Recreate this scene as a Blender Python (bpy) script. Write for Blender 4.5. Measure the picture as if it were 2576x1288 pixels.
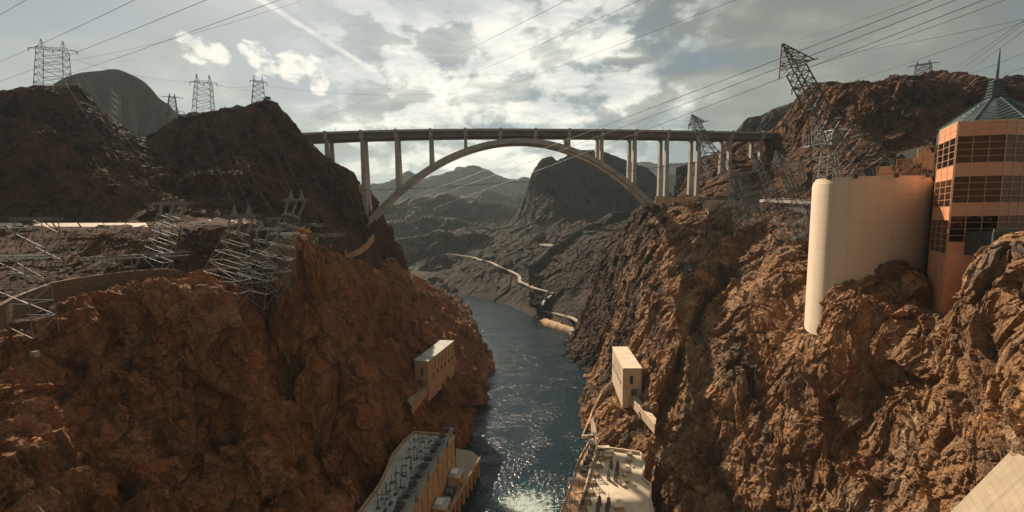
import bpy, bmesh, math, random
import numpy as np
from mathutils import Vector, Matrix
for o in list(bpy.data.objects): bpy.data.objects.remove(o)
SC = bpy.context.scene
COL = SC.collection
RD = math.radians
# ------------------------------------------------------------------ camera
FPX = 1004.0; CX = 1288.0; CY = 644.0
CAM = np.array([0.0, 0.0, 180.0])
PITCH = RD(5.5); ROLL = RD(0.8)
Fv = np.array([0, math.cos(PITCH), -math.sin(PITCH)])
R0 = np.array([1.0, 0, 0]); U0 = np.cross(R0, Fv)
Rv = R0 * math.cos(ROLL) - U0 * math.sin(ROLL)
Uv = U0 * math.cos(ROLL) + R0 * math.sin(ROLL)
cam_data = bpy.data.cameras.new('camera'); cam = bpy.data.objects.new('camera', cam_data); COL.objects.link(cam)
cam_data.sensor_width = 36; cam_data.lens = 36 * FPX / 2576
cam_data.clip_start = 0.5; cam_data.clip_end = 60000
M = Matrix(((Rv[0], Uv[0], -Fv[0], 0), (Rv[1], Uv[1], -Fv[1], 0), (Rv[2], Uv[2], -Fv[2], 0), (0, 0, 0, 1)))
cam.matrix_world = Matrix.Translation(Vector(CAM)) @ M
SC.camera = cam
def ray(px, py):
    d = Fv + (px - CX) / FPX * Rv - (py - CY) / FPX * Uv
    return d
def P(px, py, Y):                      # point seen in that direction at ground distance Y
    d = ray(px, py); return CAM + d * (Y / d[1])
def Z(px, py, z):                      # point seen in that direction at height z
    d = ray(px, py); return CAM + d * ((z - CAM[2]) / d[2])
# ------------------------------------------------------------------ light
SUN_AZ, SUN_EL = RD(-31), RD(36)
sd = Vector((math.sin(SUN_AZ) * math.cos(SUN_EL), math.cos(SUN_AZ) * math.cos(SUN_EL), math.sin(SUN_EL)))
sl = bpy.data.lights.new('sun', 'SUN'); sl.energy = 5.0; sl.angle = RD(0.6); sl.color = (1.0, 0.83, 0.64)
so = bpy.data.objects.new('sun', sl); COL.objects.link(so)
so.rotation_euler = sd.to_track_quat('Z', 'Y').to_euler(); so.location = (0, 0, 900)
SC.view_settings.view_transform = 'Standard'; SC.view_settings.look = 'None'
SC.view_settings.exposure = 0.7; SC.view_settings.gamma = 1.0
SC.cycles.max_bounces = 5; SC.cycles.diffuse_bounces = 2; SC.cycles.glossy_bounces = 3
SC.cycles.volume_bounces = 0; SC.cycles.transmission_bounces = 3
SC.cycles.sample_clamp_indirect = 2.0; SC.cycles.use_denoising = True

class NT:
    def __init__(s, tree): s.t = tree; s.n = tree.nodes; s.l = tree.links
    def node(s, typ, **kw):
        n = s.n.new(typ)
        for k, v in kw.items(): setattr(n, k, v)
        return n
    def set(s, inp, v):
        if isinstance(v, bpy.types.NodeSocket): s.l.new(v, inp)
        elif isinstance(v, (tuple, list)) and len(v) == 3 and inp.type == 'RGBA': inp.default_value = (*v, 1)
        else: inp.default_value = v
    def math(s, op, a, b=0.0, c=None, clamp=False):
        n = s.node('ShaderNodeMath', operation=op); n.use_clamp = clamp
        s.set(n.inputs[0], a); s.set(n.inputs[1], b)
        if c is not None: s.set(n.inputs[2], c)
        return n.outputs[0]
    def vmath(s, op, a, b=None, out=0):
        n = s.node('ShaderNodeVectorMath', operation=op); s.set(n.inputs[0], a)
        if b is not None:
            if op == 'SCALE': s.set(n.inputs['Scale'], b)
            else: s.set(n.inputs[1], b)
        return n.outputs[out]
    def noise(s, vec, scale, detail=4, rough=0.55, dist=0.0, col=False):
        n = s.node('ShaderNodeTexNoise'); s.set(n.inputs['Vector'], vec)
        n.inputs['Scale'].default_value = scale; n.inputs['Detail'].default_value = detail
        n.inputs['Roughness'].default_value = rough; n.inputs['Distortion'].default_value = dist
        return n.outputs['Color' if col else 'Fac']
    def vor(s, vec, scale, feature='F1', out='Distance', rnd=1.0):
        n = s.node('ShaderNodeTexVoronoi', feature=feature); s.set(n.inputs['Vector'], vec)
        n.inputs['Scale'].default_value = scale; n.inputs['Randomness'].default_value = rnd
        return n.outputs[out]
    def ramp(s, fac, stops):
        n = s.node('ShaderNodeValToRGB'); s.set(n.inputs[0], fac)
        cr = n.color_ramp
        while len(cr.elements) < len(stops): cr.elements.new(0.5)
        for e, (p, c) in zip(cr.elements, stops):
            e.position = p; e.color = (*c, 1) if len(c) == 3 else c
        return n.outputs[0]
    def mapr(s, v, a, b, c=0.0, d=1.0, smooth=False):
        n = s.node('ShaderNodeMapRange'); n.clamp = True
        if smooth: n.interpolation_type = 'SMOOTHSTEP'
        s.set(n.inputs[0], v)
        for i, x in enumerate((a, b, c, d)): s.set(n.inputs[1 + i], x)
        return n.outputs[0]
    def mix(s, f, a, b, typ='MIX'):
        n = s.node('ShaderNodeMix', data_type='RGBA', blend_type=typ); n.clamp_factor = True
        s.set(n.inputs[0], f); s.set(n.inputs[6], a); s.set(n.inputs[7], b)
        return n.outputs[2]
    def bump(s, h, strength, dist, normal=None):
        n = s.node('ShaderNodeBump'); s.set(n.inputs['Height'], h)
        n.inputs['Strength'].default_value = strength; n.inputs['Distance'].default_value = dist
        if normal is not None: s.set(n.inputs['Normal'], normal)
        return n.outputs[0]
# ------------------------------------------------------------------ sky
W = bpy.data.worlds.new('World'); SC.world = W; W.use_nodes = True
t = NT(W.node_tree); W.node_tree.nodes.clear()
out = t.node('ShaderNodeOutputWorld'); bg = t.node('ShaderNodeBackground')
t.l.new(bg.outputs[0], out.inputs[0])
sky = t.node('ShaderNodeTexSky', sky_type='NISHITA'); sky.sun_disc = False
sky.sun_elevation = SUN_EL; sky.sun_rotation = SUN_AZ; sky.altitude = 400; sky.dust_density = 2.0
D = t.node('ShaderNodeTexCoord').outputs['Generated']
D = t.vmath('NORMALIZE', D)
sep = t.node('ShaderNodeSeparateXYZ'); t.l.new(D, sep.inputs[0])
zz = t.math('MAXIMUM', sep.outputs[2], 0.0)
k = t.math('DIVIDE', 1.0, t.math('ADD', zz, 0.13))
pl = t.vmath('SCALE', D, k)                      # position on the cloud layer
comb = t.node('ShaderNodeCombineXYZ'); sp2 = t.node('ShaderNodeSeparateXYZ'); t.l.new(pl, sp2.inputs[0])
t.l.new(sp2.outputs[0], comb.inputs[0]); t.l.new(sp2.outputs[1], comb.inputs[1])
PL = comb.outputs[0]
def ndir(px, py):
    d = ray(px, py); return tuple(d / np.linalg.norm(d))
def aim(px, py): return t.vmath('DOT_PRODUCT', D, ndir(px, py), out=1)
wst = t.vmath('MULTIPLY', PL, (0.55, 1.0, 1.0))
wv = t.vmath('ADD', wst, t.vmath('SCALE', t.noise(PL, 1.3, 3, 0.5, col=True), 0.5))
n1 = t.noise(wv, 1.25, 9, 0.56, 0.25)
n2 = t.noise(t.vmath('ADD', PL, (7.3, 2.1, 0)), 4.2, 10, 0.62, 0.5)
n3 = t.noise(t.vmath('ADD', wst, (3.3, 9.1, 0)), 0.7, 6, 0.5)
cover = t.mapr(t.math('ADD', n1, t.math('MULTIPLY', n3, 0.55)), 0.60, 0.86, smooth=True)
left_gap = t.math('MULTIPLY', t.mapr(aim(120, -60), 0.86, 0.995, smooth=True), 0.35)
cover = t.math('SUBTRACT', cover, left_gap, clamp=True)
cover = t.math('MULTIPLY_ADD', cover, 0.75, 0.25)
glow = t.math('POWER', t.math('MAXIMUM', aim(1230, 40), 0.0), 14.0)
jit = t.math('MULTIPLY', t.math('SUBTRACT', t.noise(PL, 2.2, 5, 0.6), 0.5), 0.10)
wide = t.math('POWER', t.math('MULTIPLY_ADD', aim(1230, 40), 0.5, 0.5), 3.0)
core = t.mapr(t.math('ADD', aim(1140, 130), jit), 0.92, 1.01, smooth=True)
core2 = t.mapr(t.math('ADD', aim(1420, 200), jit), 0.93, 1.01, smooth=True)
core = t.math('MAXIMUM', core, core2)
n5 = t.noise(t.vmath('MULTIPLY', D, (1.0, 1.0, 1.9)), 9.0, 11, 0.60, 0.25)
puffn = t.math('MULTIPLY', t.mapr(n2, 0.36, 0.60, 0.45, 1.0, smooth=True), t.mapr(n5, 0.44, 0.58, smooth=True))
bandn = t.math('MULTIPLY', t.mapr(n1, 0.36, 0.62, 0.30, 1.35), t.mapr(n5, 0.35, 0.65, 0.78, 1.18))
lum = t.math('MULTIPLY', bandn, t.math('MULTIPLY_ADD', glow, 0.42, t.math('MULTIPLY_ADD', wide, 0.20, 0.10)))
lum = t.math('ADD', lum, t.math('MULTIPLY', t.math('MULTIPLY', core, puffn), 0.78))
right_dim = t.mapr(aim(2300, -150), 0.72, 1.0, 1.0, 0.62, smooth=True)
lum = t.math('MULTIPLY', lum, right_dim)
horiz = t.mapr(sep.outputs[2], 0.0, 0.22, 1.0, 0.0, smooth=True)
lum = t.math('ADD', lum, t.math('MULTIPLY', horiz, t.math('MULTIPLY_ADD', glow, 0.30, 0.07)))
# small cumulus puffs near the left of the sky
pm = 0.0
for (px, py, r) in [(470, 118, 1.3), (505, 130, 1.6), (545, 143, 1.4), (640, 128, 1.5), (648, 164, 1.5), (675, 168, 1.1), (735, 170, 1.8), (795, 176, 1.5), (800, 212, 1.3), (1000, 415, 1.6), (1150, 395, 1.0)]:
    d1 = t.mapr(aim(px, py), math.cos(RD(r * 1.5)), math.cos(RD(r * 0.05)), smooth=True)
    pm = t.math('MAXIMUM', d1, pm)
pn = t.noise(D, 42.0, 9, 0.7, 0.6)
pn2 = t.noise(t.vmath('MULTIPLY', D, (1, 1, 1.6)), 22.0, 9, 0.62, 0.3)
pm = t.mapr(t.math('ADD', pm, t.math('MULTIPLY', t.math('SUBTRACT', pn2, 0.5), 3.2)), 0.62, 1.25, smooth=True)
# condensation trails
def trail(ax, ay, bx, by, w, soft):
    a = np.array(ndir(ax, ay)); b = np.array(ndir(bx, by)); n = np.cross(a, b); n /= np.linalg.norm(n)
    m = (a + b) / np.linalg.norm(a + b)
    dd = t.math('ABSOLUTE', t.math('ADD', t.vmath('DOT_PRODUCT', D, tuple(n), out=1), t.math('MULTIPLY', t.math('SUBTRACT', t.noise(D, 60, 3), 0.5), w * 0.8)))
    f = t.mapr(dd, w, w * soft, 0.0, 1.0, smooth=True)
    ca = float(a @ m)
    g = t.mapr(t.vmath('DOT_PRODUCT', D, tuple(m), out=1), ca, ca + (1 - ca) * 0.25, smooth=True)
    return t.math('MULTIPLY', f, g)
tr = t.math('MAXIMUM', trail(560, -60, 960, 190, 0.0075, 0.2), t.math('MULTIPLY', trail(1080, 262, 1205, 335, 0.0035, 0.2), 0.9))
tr = t.math('MULTIPLY', tr, t.mapr(t.noise(D, 25, 5), 0.3, 0.6, 0.3, 1.0))
skyc = t.mix(1.0, sky.outputs[0], (0.1, 0.1, 0.1), 'MULTIPLY')
skyc = t.mix(0.75, skyc, (0.10, 0.165, 0.205))
cc = t.ramp(lum, [(0.0, (0.10, 0.115, 0.108)), (0.18, (0.185, 0.20, 0.18)), (0.40, (0.44, 0.46, 0.41)), (0.62, (0.76, 0.765, 0.68)), (1.0, (1.0, 0.96, 0.85))])
c = t.mix(cover, skyc, cc)
c = t.mix(t.math('MULTIPLY', pm, 0.78), c, (0.98, 0.94, 0.82))
c = t.mix(t.math('MULTIPLY', tr, 0.75), c, (0.85, 0.82, 0.72))
t.l.new(c, bg.inputs[0]); bg.inputs[1].default_value = 0.75

# ------------------------------------------------------------------ materials
MATS = {}
def mat(name):
    m = bpy.data.materials.new(name); m.use_nodes = True; MATS[name] = m
    tt = NT(m.node_tree); b = m.node_tree.nodes['Principled BSDF']
    return m, tt, b
def gpos(tt): return tt.node('ShaderNodeNewGeometry').outputs['Position']
def rock(name, base, dark, light, rust, s=1.0, patch=1.0, light_amt=0.5, dark_amt=0.5, bump=1.0, soil=None, grey=None):
    m, tt, b = mat(name)
    p = gpos(tt)
    st = tt.vmath('MULTIPLY', p, (1, 1, 0.28))
    big = tt.noise(p, 0.018 / s * patch, 5, 0.55, 0.6)
    mid = tt.noise(st, 0.10 / s, 7, 0.65, 0.8)
    fine = tt.noise(p, 0.55 / s, 8, 0.68, 0.3)
    blk = tt.vor(tt.vmath('ADD', p, tt.vmath('SCALE', tt.noise(p, 0.15 / s, 3, col=True), 7.0 * s)), 0.13 / s, out='Color')
    bs = tt.node('ShaderNodeSeparateColor'); tt.l.new(blk, bs.inputs[0])
    c = tt.mix(tt.mapr(big, 0.38, 0.62), base, rust)
    c = tt.mix(tt.math('MULTIPLY', tt.mapr(bs.outputs[0], 0.45, 1.0), 0.35), c, dark)
    c = tt.mix(tt.math('MULTIPLY', tt.mapr(mid, 0.52, 0.70, smooth=True), dark_amt), c, dark)
    c = tt.mix(tt.math('MULTIPLY', tt.mapr(tt.noise(p, 0.035 / s, 6, 0.6, 1.0), 0.54, 0.68, smooth=True), dark_amt), c, dark)
    c = tt.mix(tt.math('MULTIPLY', tt.mapr(tt.noise(tt.vmath('ADD', st, (50, 9, 3)), 0.07 / s, 7, 0.62, 0.5), 0.55, 0.72, smooth=True), light_amt), c, light)
    c = tt.mix(tt.math('MULTIPLY', tt.mapr(bs.outputs[1], 0.72, 1.0), light_amt * 0.45), c, light)
    stv = tt.vmath('MULTIPLY', tt.vmath('ADD', p, tt.vmath('SCALE', tt.noise(p, 0.05 / s, 3, col=True), 9.0 * s)), (1, 1, 0.14))
    streak = tt.noise(stv, 0.12 / s, 7, 0.62)
    c = tt.mix(tt.math('MULTIPLY', tt.mapr(streak, 0.53, 0.60, smooth=True), dark_amt * 0.75), c, dark)
    c = tt.mix(tt.math('MULTIPLY', tt.mapr(streak, 0.44, 0.36, smooth=True), light_amt * 0.5), c, light)
    if grey is not None:
        gmask = tt.mapr(tt.noise(tt.vmath('ADD', p, (31, 77, 5)), 0.028, 6, 0.62, 0.8), 0.55, 0.63, smooth=True)
        c = tt.mix(tt.math('MULTIPLY', gmask, 0.8), c, grey)
    c = tt.mix(tt.mapr(fine, 0.25, 0.62, 0.55, 0.0), c, dark)
    c = tt.mix(tt.mapr(fine, 0.55, 0.85, 0.0, 0.35 * light_amt), c, light)
    if soil:
        sn = tt.node('ShaderNodeSeparateXYZ'); tt.l.new(tt.node('ShaderNodeNewGeometry').outputs['True Normal'], sn.inputs[0])
        sc_ = tt.mix(tt.mapr(tt.noise(p, 0.5, 6, 0.7), 0.35, 0.7), soil, tuple(x * 0.45 for x in soil))
        c = tt.mix(tt.math('MULTIPLY', tt.mapr(sn.outputs[2], 0.72, 0.93, smooth=True), 0.85), c, sc_)
    tt.l.new(c, b.inputs['Base Color']); b.inputs['Roughness'].default_value = 0.9
    b.inputs['Specular IOR Level'].default_value = 0.25
    h1 = tt.noise(tt.vmath('MULTIPLY', p, (1, 1, 0.5)), 0.45 / s, 10, 0.68, 0.7)
    cr = tt.vor(tt.vmath('ADD', p, tt.vmath('SCALE', tt.noise(p, 0.5 / s, 4, col=True), 2.5 * s)), 0.42 / s, 'DISTANCE_TO_EDGE')
    crk = tt.mapr(cr, 0.0, 0.06, 0.0, 1.0)
    h2 = tt.math('ABSOLUTE', tt.math('SUBTRACT', tt.noise(tt.vmath('ADD', p, (9, 2, 4)), 0.9 / s, 7, 0.62, 0.5), 0.5))
    hh = tt.math('ADD', tt.math('MULTIPLY', h1, 2.0), tt.math('ADD', tt.math('MULTIPLY', crk, 0.18), tt.math('MULTIPLY', h2, -1.1)))
    c = tt.mix(tt.mapr(h2, 0.0, 0.035, 0.6, 0.0), c, dark); c = tt.mix(tt.mapr(cr, 0.0, 0.045, 0.55, 0.0), c, dark); tt.l.new(c, b.inputs['Base Color'])  # crevice shade put into the colour along creases and crack edges
    tt.l.new(tt.bump(hh, 0.9, 1.1 * s * bump), b.inputs['Normal'])
    return m
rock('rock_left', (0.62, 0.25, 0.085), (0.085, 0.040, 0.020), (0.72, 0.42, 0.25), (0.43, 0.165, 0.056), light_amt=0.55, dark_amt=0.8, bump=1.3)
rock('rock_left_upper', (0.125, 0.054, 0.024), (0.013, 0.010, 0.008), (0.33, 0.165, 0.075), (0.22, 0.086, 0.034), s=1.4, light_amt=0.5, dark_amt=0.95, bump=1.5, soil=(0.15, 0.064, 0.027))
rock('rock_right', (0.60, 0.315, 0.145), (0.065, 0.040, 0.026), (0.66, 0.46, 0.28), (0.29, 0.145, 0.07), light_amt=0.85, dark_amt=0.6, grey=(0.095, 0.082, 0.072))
rock('rock_dark_far_shaded', (0.042, 0.033, 0.023), (0.010, 0.010, 0.009), (0.095, 0.075, 0.052), (0.085, 0.050, 0.028), s=3.0, light_amt=0.4, dark_amt=0.8, soil=(0.10, 0.068, 0.040))  # dark hill rock, lowered further to carry cloud shadow in its colour
rock('rock_valley_shaded', (0.046, 0.033, 0.021), (0.012, 0.011, 0.010), (0.13, 0.096, 0.062), (0.095, 0.052, 0.027), s=1.4, light_amt=0.35, dark_amt=0.85, soil=(0.075, 0.052, 0.031))  # cloud shadow over the valley is painted in as darker rock colour
rock('rock_dark_wall_shaded', (0.085, 0.052, 0.033), (0.014, 0.013, 0.012), (0.30, 0.20, 0.13), (0.17, 0.085, 0.042), s=1.1, light_amt=0.5, dark_amt=0.9)  # varnish-dark rock, with shade of faces turned from the sun in its colour
rock('rock_grey_far', (0.080, 0.068, 0.052), (0.035, 0.034, 0.030), (0.20, 0.16, 0.12), (0.13, 0.09, 0.06), s=8.0, light_amt=0.35, dark_amt=0.6)
rock('rock_right_upper', (0.145, 0.064, 0.030), (0.016, 0.011, 0.008), (0.38, 0.20, 0.105), (0.24, 0.098, 0.042), s=1.6, light_amt=0.4, dark_amt=0.8, soil=(0.19, 0.09, 0.042))

# ------------------------------------------------------------------ noise in numpy
def _h(ix, iy, iz, seed):
    h = (ix.astype(np.uint32) * np.uint32(374761393) + iy.astype(np.uint32) * np.uint32(668265263)
         + iz.astype(np.uint32) * np.uint32(2147483647 & 0x7feb352d) + np.uint32((seed * 2654435761) & 0xffffffff))
    h ^= h >> np.uint32(13); h *= np.uint32(1274126177); h ^= h >> np.uint32(16); h *= np.uint32(2246822519); h ^= h >> np.uint32(15)
    return h
def hf(ix, iy, iz, seed): return _h(ix, iy, iz, seed).astype(np.float32) / np.float32(4294967295.0)
def vnoise(p, seed=0):
    i = np.floor(p).astype(np.int64); f = (p - i).astype(np.float32); u = f * f * f * (f * (f * 6 - 15) + 10)
    x, y, z = i[:, 0], i[:, 1], i[:, 2]; ux, uy, uz = u[:, 0], u[:, 1], u[:, 2]
    def c(a, b, d): return hf(x + a, y + b, z + d, seed)
    x00 = c(0, 0, 0) * (1 - ux) + c(1, 0, 0) * ux; x10 = c(0, 1, 0) * (1 - ux) + c(1, 1, 0) * ux
    x01 = c(0, 0, 1) * (1 - ux) + c(1, 0, 1) * ux; x11 = c(0, 1, 1) * (1 - ux) + c(1, 1, 1) * ux
    return ((x00 * (1 - uy) + x10 * uy) * (1 - uz) + (x01 * (1 - uy) + x11 * uy) * uz) * 2 - 1
_R = np.array([[0.00, 0.80, 0.60], [-0.80, 0.36, -0.48], [-0.60, -0.48, 0.64]])
def fbm(p, octs=5, seed=0, gain=0.5, ridged=False):
    a = 1.0; s = np.zeros(len(p), np.float32); tot = 0
    for o in range(octs):
        n = vnoise(p, seed + o)
        if ridged: n = 1 - 2 * np.abs(n)
        s += a * n; tot += a; a *= gain; p = (p @ _R.T) * 2.03 + 11.7
    return s / tot
def facet(p, seed=0, crack=0.0):
    """blocky rock: each cell is a tilted plane"""
    b = np.floor(p - 0.5).astype(np.int64); best = np.full(len(p), 1e9, np.float32); sec = best.copy(); val = np.zeros(len(p), np.float32)
    for dx in (0, 1):
        for dy in (0, 1):
            for dz in (0, 1):
                ix, iy, iz = b[:, 0] + dx, b[:, 1] + dy, b[:, 2] + dz
                cx = ix + 0.5 + 0.8 * (hf(ix, iy, iz, seed) - 0.5); cy = iy + 0.5 + 0.8 * (hf(ix, iy, iz, seed + 1) - 0.5); cz = iz + 0.5 + 0.8 * (hf(ix, iy, iz, seed + 2) - 0.5)
                ex, ey, ez = p[:, 0] - cx, p[:, 1] - cy, p[:, 2] - cz
                d = ex * ex + ey * ey + ez * ez
                m = d < best
                v = (hf(ix, iy, iz, seed + 3) - 0.5) * 1.2 + ex * (hf(ix, iy, iz, seed + 4) - 0.5) * 1.6 + ey * (hf(ix, iy, iz, seed + 5) - 0.5) * 1.6 + ez * (hf(ix, iy, iz, seed + 6) - 0.5) * 1.6
                sec = np.where(m, best, np.minimum(sec, d)); best = np.where(m, d, best); val = np.where(m, v, val)
    return val - crack * np.exp(-(np.sqrt(sec) - np.sqrt(best)) / 0.05)
def cr(P0, P1, P2, P3, t):
    t = t[:, None]
    return 0.5 * ((2 * P1) + (-P0 + P2) * t + (2 * P0 - 5 * P1 + 4 * P2 - P3) * t * t + (-P0 + 3 * P1 - 3 * P2 + P3) * t ** 3)
def mesh_np(name, V, F, m, smooth=False):
    me = bpy.data.meshes.new(name); nv, nf = len(V), len(F); k = F.shape[1]
    me.vertices.add(nv); me.vertices.foreach_set('co', V.astype(np.float32).ravel())
    me.loops.add(nf * k); me.loops.foreach_set('vertex_index', F.astype(np.int32).ravel())
    me.polygons.add(nf); me.polygons.foreach_set('loop_start', np.arange(0, nf * k, k, dtype=np.int32))
    me.polygons.foreach_set('use_smooth', np.full(nf, smooth)); me.update(calc_edges=True); me.validate()
    if m: me.materials.append(MATS[m] if isinstance(m, str) else m)
    o = bpy.data.objects.new(name, me); COL.objects.link(o); return o
def axis_interp(G, counts):            # G: (n, m, 3) -> Catmull-Rom along the first axis
    outl = []
    n = len(G)
    for i in range(n - 1):
        P1, P2 = G[i], G[i + 1]
        P0 = G[i - 1] if i > 0 else 2 * P1 - P2; P3 = G[i + 2] if i + 2 < n else 2 * P2 - P1
        # tame overshoot of very uneven spacing
        L = np.linalg.norm(P2 - P1, axis=1, keepdims=True) + 1e-6
        a = P1 - P0; la = np.linalg.norm(a, axis=1, keepdims=True) + 1e-6; P0 = P1 - a * np.minimum(1, 1.5 * L / la)
        b = P3 - P2; lb = np.linalg.norm(b, axis=1, keepdims=True) + 1e-6; P3 = P2 + b * np.minimum(1, 1.5 * L / lb)
        for t_ in np.linspace(0, 1, counts[i], endpoint=False):
            outl.append(cr(P0, P1, P2, P3, np.full(len(P1), t_)))
    outl.append(G[-1]); return np.array(outl)
ROCKS = []
def loft(name, cols, m, s=1.0, amp=1.0, px=1.0, soft=None, seed=0, zs=0.55, jit=0.0, smooth=False, maxn=90, facets=1.0):
    G = np.array([[np.array(q, float) for q in c] for c in cols])       # (cols, rows, 3)
    dist = np.linalg.norm((G - CAM)[..., :2], axis=2)
    def cnts(G, dist):
        r = []
        for i in range(len(G) - 1):
            L = np.linalg.norm(G[i + 1] - G[i], axis=1); d = np.minimum(dist[i], dist[i + 1])
            r.append(int(np.clip(np.ceil((L / (d / 400.0 * px)).max()), 3, maxn)))
        return r
    c1 = cnts(G, dist); G2 = axis_interp(G, c1)
    Gt = np.transpose(G, (1, 0, 2)); c2 = cnts(Gt, dist.T)
    G2 = np.transpose(axis_interp(np.transpose(G2, (1, 0, 2)), c2), (1, 0, 2))
    nc, nr = G2.shape[:2]
    du = np.gradient(G2, axis=0); dv = np.gradient(G2, axis=1); N = np.cross(du, dv)
    N /= (np.linalg.norm(N, axis=2, keepdims=True) + 1e-9)
    # face the camera side / outward consistently
    if np.sum(N * (CAM - G2)) < 0: N = -N
    A = np.ones((nc, nr))
    if soft is not None:
        A = np.interp(np.linspace(0, len(soft) - 1, 1000), range(len(soft)), soft)
        acc = np.concatenate([np.linspace(i, i + 1, c, endpoint=False) for i, c in enumerate(c2)] + [[len(c2)]])
        A = np.interp(acc, range(len(soft)), soft)[None, :] * np.ones((nc, 1))
    V = G2.reshape(-1, 3); n = N.reshape(-1, 3); a = A.reshape(-1).astype(np.float32)
    p = V * np.array([1, 1, zs])
    wp = p + 2.6 * s * np.stack([vnoise(p / (9.0 * s) + k * 31, seed + 90 + k) for k in range(3)], 1)
    h = 5.5 * fbm(p / (36 * s), 3, seed, ridged=True) + 2.1 * fbm(wp / (13 * s), 6, seed + 9, gain=0.54, ridged=True)
    h += facets * (5.0 * facet(wp / (21 * s), seed + 20) + 2.4 * facet(wp / (8.0 * s), seed + 30, 0.10))
    if px < 2.5:
        w2 = wp + 0.9 * s * np.stack([vnoise(p / (2.5 * s) + k * 17, seed + 95 + k) for k in range(3)], 1)
        h += facets * (1.25 * facet(w2 / (3.2 * s), seed + 40, 0.12) + 0.55 * facet(w2 / (1.4 * s), seed + 45)) + 0.35 * fbm(p / (1.6 * s), 3, seed + 50, ridged=True)
    h = (h - 2.2) * s * amp * a
    V = V + n * h[:, None]
    if jit: V = V + np.stack([vnoise(p / (4 * s), seed + 70 + k) for k in range(3)], 1) * (jit * a)[:, None]
    idx = np.arange(nc * nr).reshape(nc, nr)
    F = np.stack([idx[:-1, :-1], idx[1:, :-1], idx[1:, 1:], idx[:-1, 1:]], -1).reshape(-1, 4)
    o = mesh_np(name, V, F, m, smooth); o['kind'] = 'structure'; ROCKS.append(o)
    return o
# ------------------------------------------------------------------ terrain
# left wall of the canyon below the bench: sections from the dam outwards, each from the water up
loft('cliff', [
 [(-90, -60, 0), (-130, -50, 60), (-160, -40, 95), (-190, -30, 125), (-215, -20, 148), (-260, 0, 152), (-330, 20, 150)],
 [(-80, 20, 0), (-112, 30, 60), (-140, 42, 95), (-165, 52, 125), (-195, 60, 146), (-230, 80, 152), (-300, 100, 150)],
 [(-76, 70, 0), (-95, 78, 60), P(0, 1288, 88), P(0, 1080, 100), P(0, 930, 112), P(-10, 862, 122), P(-40, 850, 150)],
 [(-78, 100, 0), (-90, 104, 55), P(230, 1288, 104), P(160, 1060, 120), P(130, 910, 130), P(125, 815, 140), P(115, 800, 165)],
 [(-80, 125, 0), (-90, 130, 48), P(420, 1288, 120), P(350, 1050, 136), P(320, 870, 148), P(320, 745, 158), P(320, 740, 185)],
 [(-80, 145, 0), (-88, 148, 45), P(600, 1288, 137), P(520, 1050, 152), P(480, 870, 160), P(460, 718, 168), P(460, 715, 190)],
 [(-80, 170, 5), (-86, 170, 40), P(735, 1288, 148), P(650, 1080, 162), P(600, 920, 170), P(570, 760, 180), P(600, 758, 205)],
 [(-80, 190, 10), (-85, 188, 38), P(825, 1288, 184), P(760, 1080, 214), P(700, 930, 222), P(655, 820, 222), P(655, 790, 225)],
 [(-80, 206, 10), (-85, 206, 30), P(880, 1200, 205), P(835, 1020, 222), P(785, 800, 228), P(742, 602, 236), P(735, 640, 262)],
 [(-77, 226, 10), (-82, 228, 26), P(950, 1160, 224), P(905, 960, 236), P(872, 790, 258), P(850, 645, 270), P(830, 660, 300)],
 [(-72, 262, 2), (-74, 266, 18), P(1000, 1070, 276), P(972, 910, 290), P(950, 800, 305), P(945, 690, 322), P(925, 680, 350)],
 [(-44, 300, -5), (-47, 302, 8), P(1100, 1060, 306), P(1052, 985, 318), P(1012, 870, 345), P(972, 730, 378), P(950, 670, 420)],
 [(-37, 350, -5), (-38, 352, 6), P(1165, 1000, 362), P(1135, 925, 372), P(1090, 830, 400), P(1030, 730, 430), P(968, 640, 450)],
 [(-34, 420, -5), (-35, 422, 3), P(1195, 960, 425), P(1175, 890, 440), P(1145, 825, 465), P(1092, 745, 500), P(1000, 668, 500)],
 [(-29, 495, -5), (-30, 497, 2), P(1218, 895, 500), P(1198, 850, 512), P(1178, 808, 540), P(1140, 762, 580), P(1040, 700, 560)],
 [(-45, 560, -5), (-46, 562, 2), P(1190, 860, 592), P(1184, 830, 605), P(1170, 802, 622), P(1132, 764, 645), P(1060, 720, 640)],
 [(-72, 690, -5), (-72, 692, 2), P(1172, 808, 700), P(1162, 797, 705), P(1146, 776, 720), P(1120, 756, 730), P(1062, 718, 740)],
 [(-103, 830, -5), (-104, 832, 1), P(1142, 762, 840), P(1132, 756, 845), P(1118, 748, 855), P(1095, 736, 870), P(1040, 708, 900)],
 [(-185, 990, -5), (-190, 1000, 1), (-210, 1010, 6), (-230, 1020, 12), (-250, 1030, 20), (-280, 1040, 30), (-350, 1050, 45)],
], 'rock_left', s=1.0, facets=1.45, amp=0.88, px=1.05, seed=3, zs=0.45, soft=[1, 1, 1, 1, 1, 0.8, 0.6])
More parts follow.
